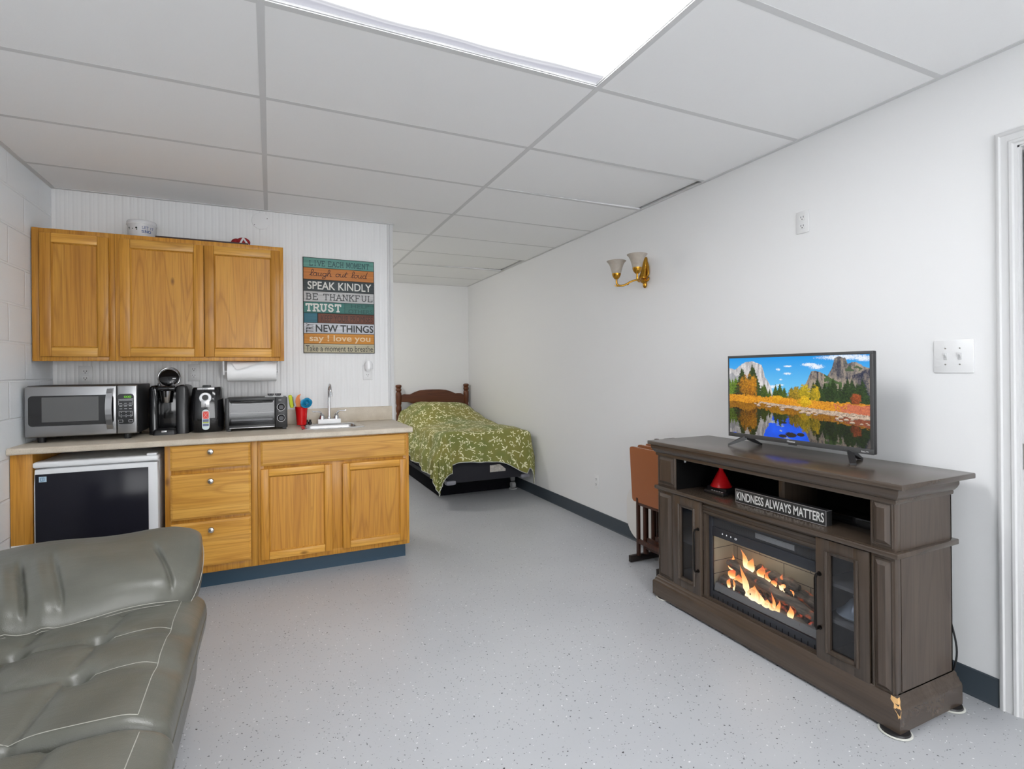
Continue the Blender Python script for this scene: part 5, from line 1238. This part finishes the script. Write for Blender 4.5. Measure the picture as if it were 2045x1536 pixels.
def paint():
    U, V = np.meshgrid(np.linspace(0, 1, NW), np.linspace(0, 1, NH), indexing='ij')
    def sm(n, a, seed):     # value noise
        r = np.random.RandomState(seed); g = r.rand(n+2, a+2)
        x = U*n; y = V*a; i = x.astype(int).clip(0, n); j = y.astype(int).clip(0, a); fx_ = x-i; fy_ = y-j
        fx_ = fx_*fx_*(3-2*fx_); fy_ = fy_*fy_*(3-2*fy_)
        return (g[i, j]*(1-fx_)+g[i+1, j]*fx_)*(1-fy_)+(g[i, j+1]*(1-fx_)+g[i+1, j+1]*fx_)*fy_
    def fbm(n, a, seed): return (sm(n, a, seed)+.5*sm(n*2, a*2, seed+1)+.25*sm(n*4, a*4, seed+2))/1.75
    f1, f2, fine = fbm(16, 10, 1), fbm(60, 36, 7), fbm(150, 90, 11)*.55+np.random.RandomState(4).rand(NW, NH)*.45
    fine = np.clip((fine-.5)*1.5+.5, 0, 1)
    streak = fbm(70, 9, 21)
    def c(*k): return np.array([lin(x/255) for x in k])
    def scene(U, V):
        im = np.zeros(U.shape+(3,))
        k = np.clip((V-.5)/.5, 0, 1)[..., None]
        im[:] = c(120, 205, 245)*(1-k)+c(10, 150, 232)*k
        def put(mask, col): im[mask] = (col if col.ndim == 1 else col[mask])
        def lerp(a, b, t): return a*(1-t[..., None])+b*t[..., None]
        def cloud(x, y, rx, ry):
            d = ((U-x)/rx)**2+((V-y)/ry)**2+(fine-.5)*1.6
            al = np.clip((1.0-d)*1.3, 0, 1)[..., None]*.95; im[:] = im*(1-al)+c(244, 249, 253)*al
        for q in ((.48, .885, .03, .012), (.41, .845, .018, .016), (.63, .90, .05, .02), (.68, .875, .05, .03), (.48, .795, .03, .014), (.85, .975, .16, .03), (.97, .955, .06, .03), (.43, .72, .012, .01), (.42, .655, .03, .012), (.37, .63, .04, .02)): cloud(*q)
        def ridge(pts): return np.interp(U, [p[0] for p in pts], [p[1] for p in pts])
        rock = lerp(c(150, 148, 152), c(232, 228, 226), np.clip(streak*1.6+fine*.7-.6, 0, 1))
        a = ridge([(0, .87), (.05, .85), (.1, .90), (.14, .945), (.2, .955), (.28, .91), (.30, .80), (.305, .75), (.33, .70), (.36, .60), (.37, .5), (1, .0)])
        put(V < a+(f2-.5)*.02, rock)
        put((V < a) & (U+(f2-.5)*.1 < .12) & (V+(f1-.5)*.2 < .80), lerp(c(120, 122, 128), c(190, 190, 194), streak))
        rk2 = lerp(c(58, 62, 78), c(172, 158, 142), np.clip((streak*.6+f1*.6+fine*.4-.55)*2.2, 0, 1))
        b2 = ridge([(.72, 0), (.74, .74), (.78, .86), (.795, .96), (.82, .985), (.86, .97), (.875, .90), (.92, .92), (.97, .87), (1, .85)])
        put((V < b2+(f2-.5)*.02) & (U > .74), rk2)
        put((V < b2-.03) & (U > .86) & (f2 > .5) & (V > .82), c(74, 92, 66))
        b1 = ridge([(.55, 0), (.58, .58), (.62, .72), (.645, .82), (.67, .83), (.72, .80), (.78, .735), (.82, .70), (.88, .77), (.93, .79), (.98, .84), (1, .84)])
        put((V < b1+(f2-.5)*.02) & (U > .57), lerp(c(36, 44, 70), c(166, 152, 136), np.clip((streak*.7+f1*.5+fine*.4-.56)*2.6-(U > .9)*.5, 0, 1)))
        put((V < b1) & (U > .73) & (U < .84) & (V > .64) & (f2 > .38), c(70, 96, 52))
        base_ = .475-.055*U
        def firs(x0, x1, n, h0, h1, ca, cb, seed, y0=0):
            r = np.random.RandomState(seed)
            for _ in range(n):
                x = r.uniform(x0, x1); h = r.uniform(h0, h1); ww = h*.22; bb = .47-.05*x+y0
                t_ = (V-bb)/h
                m = (t_ > 0) & (t_ < 1) & (np.abs(U-x) < ww*(1-t_)*(.55+.45*np.abs(np.sin(t_*34)))+(fine-.5)*.008)
                put(m, lerp(ca, cb, np.clip((fine-.25)*1.6+(U-x)/ww*.3, 0, 1)))
        firs(.24, .58, 26, .12, .24, c(24, 44, 24), c(92, 116, 34), 2)
        firs(.0, .1, 9, .2, .32, c(30, 60, 20), c(128, 160, 50), 3)
        firs(.09, .22, 8, .34, .46, c(20, 40, 20), c(70, 92, 40), 4)
        firs(.64, 1.0, 40, .14, .32, c(8, 20, 14), c(58, 86, 34), 6)
        def bush(x, y, rx, ry, ca, cb):
            d = ((U-x)/rx)**2+((V-y)/ry)**2+(f2-.5)*1.5+(fine-.5)*.7
            put(d < .85, lerp(ca, cb, np.clip((fine-.5)*1.8+.35+(V-y)/ry*.3+(U-x)/rx*.15, 0, 1)))
        bush(.16, .58, .085, .20, c(84, 48, 12), c(214, 148, 28)); bush(.20, .62, .04, .14, c(120, 66, 10), c(230, 160, 30))
        bush(.53, .53, .06, .10, c(96, 84, 20), c(196, 160, 40)); bush(.60, .56, .05, .11, c(120, 110, 18), c(222, 190, 36)); bush(.67, .55, .035, .11, c(120, 110, 18), c(226, 186, 36))
        bush(.92, .52, .03, .07, c(100, 50, 20), c(190, 90, 40)); bush(.09, .50, .05, .06, c(30, 26, 14), c(90, 70, 30))
        m = (V < base_+.045+(f2-.5)*.05) & (V > base_-.10); put(m, lerp(c(150, 84, 20), c(250, 176, 40), np.clip(fine*1.5-.2, 0, 1)))
        m = (V < base_+.03+(f2-.5)*.03) & (V > base_-.1) & (U+(f2-.5)*.2 > .82); put(m, lerp(c(150, 60, 60), c(232, 140, 90), fine))
        bush(.40, .475, .05, .05, c(190, 120, 10), c(252, 200, 40)); bush(.46, .46, .05, .04, c(190, 110, 10), c(250, 180, 40)); bush(.60, .465, .05, .065, c(170, 130, 10), c(255, 214, 40))
        return im
    im = scene(U, V)
    shore = .455-.115*U+(f2-.5)*.018
    shore = np.where(U < .3, np.minimum(shore, .42+.01*np.sin(U*30)), shore)
    # the lake mirrors the scene, darker and rippled
    Vr = np.clip(2*shore-V+.006*np.sin(V*240+f1*20), 0, 1)
    col = (Vr*(NH-1)).astype(int); row = np.arange(NW)[:, None].repeat(NH, 1); row = np.clip(row+(4*(f2-.5)*2).astype(int), 0, NW-1)
    refl = im[row, col]*.42
    sky = (Vr > .62)
    blue = np.array([lin(x/255) for x in (10, 84, 226)])
    isblue = (im[row, col][..., 2] > .45) & (im[row, col][..., 0] < .35)
    refl[isblue] = blue*(.75+.5*f1[isblue])[:, None]
    wmask = V < shore
    out = im.copy(); out[wmask] = refl[wmask]
    # pebble strip and boulders at the water's edge
    r = np.random.RandomState(8)
    band = (V < shore+.012) & (V > shore-.035*np.clip((U-.25)*2, 0, 1)-.004) & (U > .26)
    out[band] = (np.array([lin(x/255) for x in (92, 76, 64)])*(1-fine[band])[:, None]+np.array([lin(x/255) for x in (240, 214, 190)])*fine[band][:, None])
    for _ in range(60):
        x = r.uniform(.2, 1); y = .455-.115*x-r.uniform(.01, .09)*(.4+x*.7); rx = r.uniform(.006, .017)
        d = ((U-x)/rx)**2+((V-y)/(rx*.9))**2
        m = d < 1; lit = np.clip((V-y)/(rx*.9)*.5+.5, 0, 1)
        out[m] = (np.array([lin(v_/255) for v_ in (60, 46, 40)])*(1-lit[m])[:, None]+np.array([lin(v_/255) for v_ in (232, 206, 182)])*lit[m][:, None])
    for x, y, rx, ry in ((.45, .195, .022, .012), (.5, .055, .04, .03), (.57, .07, .028, .022), (.44, .03, .03, .02)):
        d = ((U-x)/rx)**2+((V-y)/ry)**2+(fine-.5)*.6; out[d < 1] = np.array([.02, .018, .018])
    return out
img = paint()
mb = MB(); mb.grid(lambda u, v_: (TVX-.0012, sy1-(sy1-sy0)*u, sz0_+(sz1_-sz0_)*v_), NW-1, NH-1)
so = mb.build('screen', attr_mat('screen image', 1.0*EM, False, .25), tv, merge=False, smooth=False)
flat = img.reshape(-1, 3)
ca = so.data.color_attributes.new('Col', 'FLOAT_COLOR', 'POINT'); ca.data.foreach_set('color', np.concatenate([flat, np.ones((len(flat), 1))], 1).ravel().astype(np.float32))
fit(MB(), glyphs('Hisense', .02), (TVX-.0034, 1.665, tz0+.0075), EYm, EZ, .040, .0085).build('maker_name', mat('white print', (.6, .6, .6), .4), tv, smooth=False, merge=False)
fit(MB(), glyphs('Roku TV', .02), (TVX-.0034, 1.33, tz0+.0065), EYm, EZ, .028, .006).build('feature_name', mat('white print', (.6, .6, .6), .4), tv, smooth=False, merge=False)
MB().box(TVX-.003, TVX+.004, 1.62, 1.66, tz0-.004, tz0, .001).build('receiver_tab', m_blk, tv)
for yb, s in ((1.905, 1), (1.385, -1)):
    mb = MB()
    for dx, dy in ((-.068, .055*s), (.085, -.012*s)):
        mb.add([], [])
        a = Vector((TVX+.012, yb, tz0+.006)); b = Vector((TVX+.012+dx, yb+dy, .8485))
        d = (b-a); side = Vector((-d.y, d.x, 0)).normalized()*.011
        up = Vector((0, 0, .014))
        q = [a-side, a+side, b+side, b-side]
        mb.add([q[0]-up, q[1]-up, q[2], q[3], q[0]+up*.6, q[1]+up*.6, q[2]+up*.55, q[3]+up*.55], [(0, 3, 2, 1), (4, 5, 6, 7), (0, 1, 5, 4), (1, 2, 6, 5), (2, 3, 7, 6), (3, 0, 4, 7)])
    mb.build('foot', m_blk, tv)

# ================================================================== folded tray tables at the far end of the console
m_trayT = mat('warm brown tray top', (.30, .095, .028), .4, bump=.1, bscale=300, coat=.2)
m_trayF = wood('dark tray table frame', (.07, .026, .015), (.055, .02, .012), (.02, .008, .005), 'z', .4, .2, 1, .7, False)
def tray(x, z_top, label, y0=2.33, y1=2.757):
    t = thing('tray_table', label, 'folding table', (x, (y0+y1)/2, 0), 'folding tray tables')
    M_ = Matrix.Translation((x, 0, z_top)) @ Matrix.Rotation(math.radians(-3), 4, 'Y')
    mb = MB(); pr = [(p[0], p[1]) for p in rr(-y1, -y0, -.352, 0, .02, 0, 5)]
    n = len(pr); th = .007
    vs = [M_ @ Vector((-th, -a, b)) for a, b in pr]+[M_ @ Vector((th, -a, b)) for a, b in pr]
    mb.add(vs, [tuple(range(n)), tuple(range(n, 2*n))[::-1]]+[(i, n+i, n+(i+1) % n, (i+1) % n) for i in range(n)]).build('tray_top', m_trayT, t, angle=30)
    for yy in (y0+.06, y1-.05):
        MB().box(x+.010, x+.028, yy-.011, yy+.011, .05, z_top-.02, .002).build('leg', m_trayF, t)
    for yy in (y0+.10, y1-.09):
        MB().box(x+.032, x+.047, yy-.011, yy+.011, .07, z_top-.06, .002).build('leg', m_trayF, t)
    each('stretcher', m_trayF, t, [MB().box(x+.011, x+.027, y0+.05, y1-.04, .13, .158, .002), MB().box(x+.033, x+.046, y0+.09, y1-.08, .105, .13, .002)])
    MB().box(x+.012, x+.05, y0+.05, y1-.04, z_top-.37, z_top-.345, .002).build('cleat', m_trayF, t)
    return t
tray(2.108, .745, 'folded brown tray table with its whole top facing the room, beside the console')
tray(2.172, .752, 'folded brown tray table hanging second from the room, only its top edge showing')
tray(2.236, .755, 'folded brown tray table nearest the wall, behind the other folded trays')
st = thing('tray_stand', 'dark wooden stand with floor feet that carries the folded tray tables', 'stand', (2.2, 2.51, 0))
for y in (2.745, 2.30+.18):
    MB().box(2.085, 2.345, y-.0115, y+.0115, 0.004, .045, .003).build('foot', mat('black brown wood', (.018, .012, .01), .45), st)
    MB().box(2.302, 2.324, y-.011, y+.011, .04, .78, .002).build('upright', m_trayF, st)
each('crossbar', m_trayF, st, [MB().box(2.302, 2.324, 2.48, 2.745, .60, .64, .002), MB().box(2.302, 2.324, 2.48, 2.745, .10, .13, .002)])
MB().box(2.26, 2.345, 2.44, 2.62, .778, .80, .006).build('carry_handle', mat('black brown wood', (.018, .012, .01), .45), st)
wp = MB(); pr = [(p[0], p[1]) for p in rr(-3.13, -2.62, .03, .42, .15, 0, 9)]
wp.prism(pr, (2.366, 0, 0), (0, -1, 0), (0, 0, 1), -.011, .011)
tag(wp.build('leaning_board', mat('off white board', (.74, .72, .69), .5), angle=40), 'off-white board with rounded corners leaning on the wall behind the tray tables', 'board')

# ================================================================== sofa along the left wall
t = NT('charcoal green leather'); v = t.coord()
c = t.ramp(t.noise(v, 5, 3), [(.3, LEATH_A), (.7, LEATH_B)])
t.color(c); t.set(.36, 0, .5, .12, .3)
g = t.node('ShaderNodeTexVoronoi'); g.inputs['Scale'].default_value = 420; t.link(v, g.inputs['Vector'])
h = t.math('ADD', t.math('MULTIPLY', g.outputs['Distance'], .12), t.noise(t.coord((3, 9, 3)), 3.0, 3))
t.bump(h, .16, .012); m_lea = t.m
m_st = mat('pale stitching', (.36, .35, .31), .7)
sofa = thing('sofa', 'dark grey-green leather reclining sofa with a pillow arm, tufted seat and pale stitching', 'sofa', (-.7, 1.2, 0))
SXF = -.262
# body below the seats and the arm
def bodyf(p):
    p = p.copy()
    if p.x > -.5:
        p.x += .014*math.sin(max(0, min(1, (p.z-.08)/.34))*PI)
        e = max(0, p.y-2.20)/.18; p.x -= .03*e*e
    return p
MB().rbox(-1.13, -.262, -.6, 2.36, .085, .44, .05, 14, 40, 8, fn=bodyf).build('base', m_lea, sofa, angle=180)
ft = []
for y in (-.5, .9, 2.2):
    for x in (-1.05, -.36): ft.append(MB()); ft[-1].cyl((x, y, 0), (x, y, .1), .022, .028, 12)
each('foot', m_blk, sofa, ft)
def gauss(d, s): return math.exp(-(d/s)**2)
def seat(y0, y1, tufts, fx=0):
    x0, x1, z0, z1 = -1.06, -.228+fx, .30, .478
    xs_ = sorted(set(a for a, b in tufts)); ys_ = sorted(set(b for a, b in tufts))
    def fn(p):
        p = p.copy()
        if p.z > .40:
            u = (p.x-x0)/(x1-x0); w_ = (p.y-y0)/(y1-y0)
            cr = .018*(math.sin(PI*max(0, min(1, w_)))**.7)*(1-.6*sstep(.75, 1, u))
            d = 0
            for y in ys_: d = max(d, .006*gauss(p.y-y, .007)*(1-sstep(-.40, -.32, p.x))+.007*gauss(p.y-y, .035))
            for x in xs_: d = max(d, .007*gauss(p.x-x-.12*(p.y-tufts[0][1]), .0065)+.006*gauss(p.x-x-.12*(p.y-tufts[0][1]), .03))
            for x, y in tufts: d = max(d, .034*gauss(math.hypot(p.x-x, p.y-y), .022)+.014*gauss(math.hypot(p.x-x, p.y-y), .06))
            p.z += cr-d
            p.z -= .028*sstep(-.33, x1, p.x)**2
        if p.x > -.30: p.x += .016*math.sin(PI*max(0, min(1, (p.z-z0)/(z1-z0))))
        return p
    mb = MB().rbox(x0, x1, y0, y1, z0, z1, .032, 120, 84, 10, fn=fn)
    o = mb.build('seat_cushion', m_lea, sofa, angle=180)
    def top(x, y):
        return fn(Vector((x, y, z1)))+Vector((0, 0, .0006))
    s_ = MB(); xf = -.278+fx
    yy = [y0+.032+(y1-y0-.064)*i/40 for i in range(41)]
    s_.tube([top(xf, y) for y in yy], .0011, 6)
    s_.tube([top(x, y0+.030) for x in np.linspace(-1.0, xf, 50)], .001, 6)
    for a, b in tufts:
        if a > -.5:
            pts = [top(a+(xf-a)*k/14, b+.016*math.sin(PI*.5*k/14)**2*1.2-.03*max(0, k/14-.75)) for k in range(1, 15)]
            s_.tube(pts, .0008, 5)
    s_.build('stitching', m_st, o)
    return o
seat(1.392, 2.17, [(-.447, 1.845), (-.441, 1.640), (-.63, 1.835), (-.63, 1.64), (-.82, 1.84), (-.82, 1.64)])
seat(.60, 1.388, [(-.447, 1.16), (-.441, .95), (-.63, 1.16), (-.63, .95)], .014)
seat(-.16, .585, [(-.447, .4), (-.441, .19), (-.63, .4), (-.63, .19)])
# the pillow arm: plump, pinched at its front corners
ax0, ax1, ay0, ay1, az0, az1 = -1.10, -.236, 1.985, 2.43, .455, .665
def armf(p):
    p = p.copy(); cy0, cz0 = (ay0+ay1)/2, (az0+az1)/2
    u = (p.x-ax0)/(ax1-ax0)
    v_ = (p.y-cy0)/((ay1-ay0)/2); w_ = (p.z-cz0)/((az1-az0)/2)
    # lens section: thick in the middle, closing towards the near lower seam
    thick = max(0, 1-abs(v_)**2.4)**.5
    p.z = cz0+w_*(az1-az0)/2*(.5+.5*thick)
    if w_ < 0 and v_ < 0: p.y += -.04*w_*w_*v_
    p.z += .05*v_+.012*math.sin(u*5)          # the far side rides higher
    pin = sstep(.86, 1.0, u)
    p.z = cz0+.03*v_+(p.z-cz0-.03*v_)*(1-.22*pin)+.01*pin*v_
    p.y = cy0+(p.y-cy0)*(1-.10*pin)
    p.x -= .022*pin*v_*v_
    if w_ > 0:
        for k, (a, s_) in enumerate(((.18, .9), (.30, 1.1), (.40, 1.0), (.50, .8), (.60, .5), (.92, .7))):
            xc = a-.10*(v_+.8); g_ = gauss(u-xc, .0085)*s_*sstep(.35, -.25, v_)*sstep(-1.0, -.75, v_)
            p.z -= .021*g_; p.y += .014*g_
        for a in (.24, .35, .45, .55): p.z += .009*gauss(u-a+.10*(v_+.8), .02)*sstep(.3, -.3, v_)
        p.z += .005*math.sin(u*13+v_*3)
    p.z += -.018-.07*(.95-u)-.016*sstep(.75, 1, u)
    p.y += (.075*sstep(.45, 1, u)-.03)*(.5-.5*v_)
    return p
ar = MB().rbox(ax0, ax1, ay0, ay1, az0, az1, .05, 220, 56, 12, fn=armf).build('arm_pillow', m_lea, sofa, angle=180)
seam = []
for i in range(60):
    x = -1.05+(ax1-.03+1.05)*i/59; seam.append(armf(Vector((x, ay0-.0005, (az0+az1)/2+.054+.002*sstep(-.75, -.25, x))))+Vector((0, -.002, 0)))
fr_ = [armf(Vector((ax1+.001, ay0+.02+(ay1-ay0-.04)*i/20, (az0+az1)/2)))+Vector((.002, 0, .0)) for i in range(21)]
MB().tube(seam, .0012, 6).tube([p+Vector((0, 0, -.009)) for p in seam], .0008, 6).tube(fr_, .0012, 6).build('stitching', m_st, ar)
MB().rbox(-1.12, -.285, 2.03, 2.37, .36, .52, .05, 10, 8, 5).build('arm_body', m_lea, sofa, angle=180)
# the back of the sofa against the wall
MB().rbox(-1.185, -1.0, -.6, 2.30, .40, .86, .07, 5, 30, 8).build('backrest', m_lea, sofa, angle=180)
MB().rbox(-1.10, -.24, -.58, -.18, .46, .66, .06, 10, 8, 6).build('arm_pillow', m_lea, sofa, angle=180)

# ------------------------------------------------------------------ tidy
for o in bpy.data.objects:
    if '_o' in o: del o['_o']
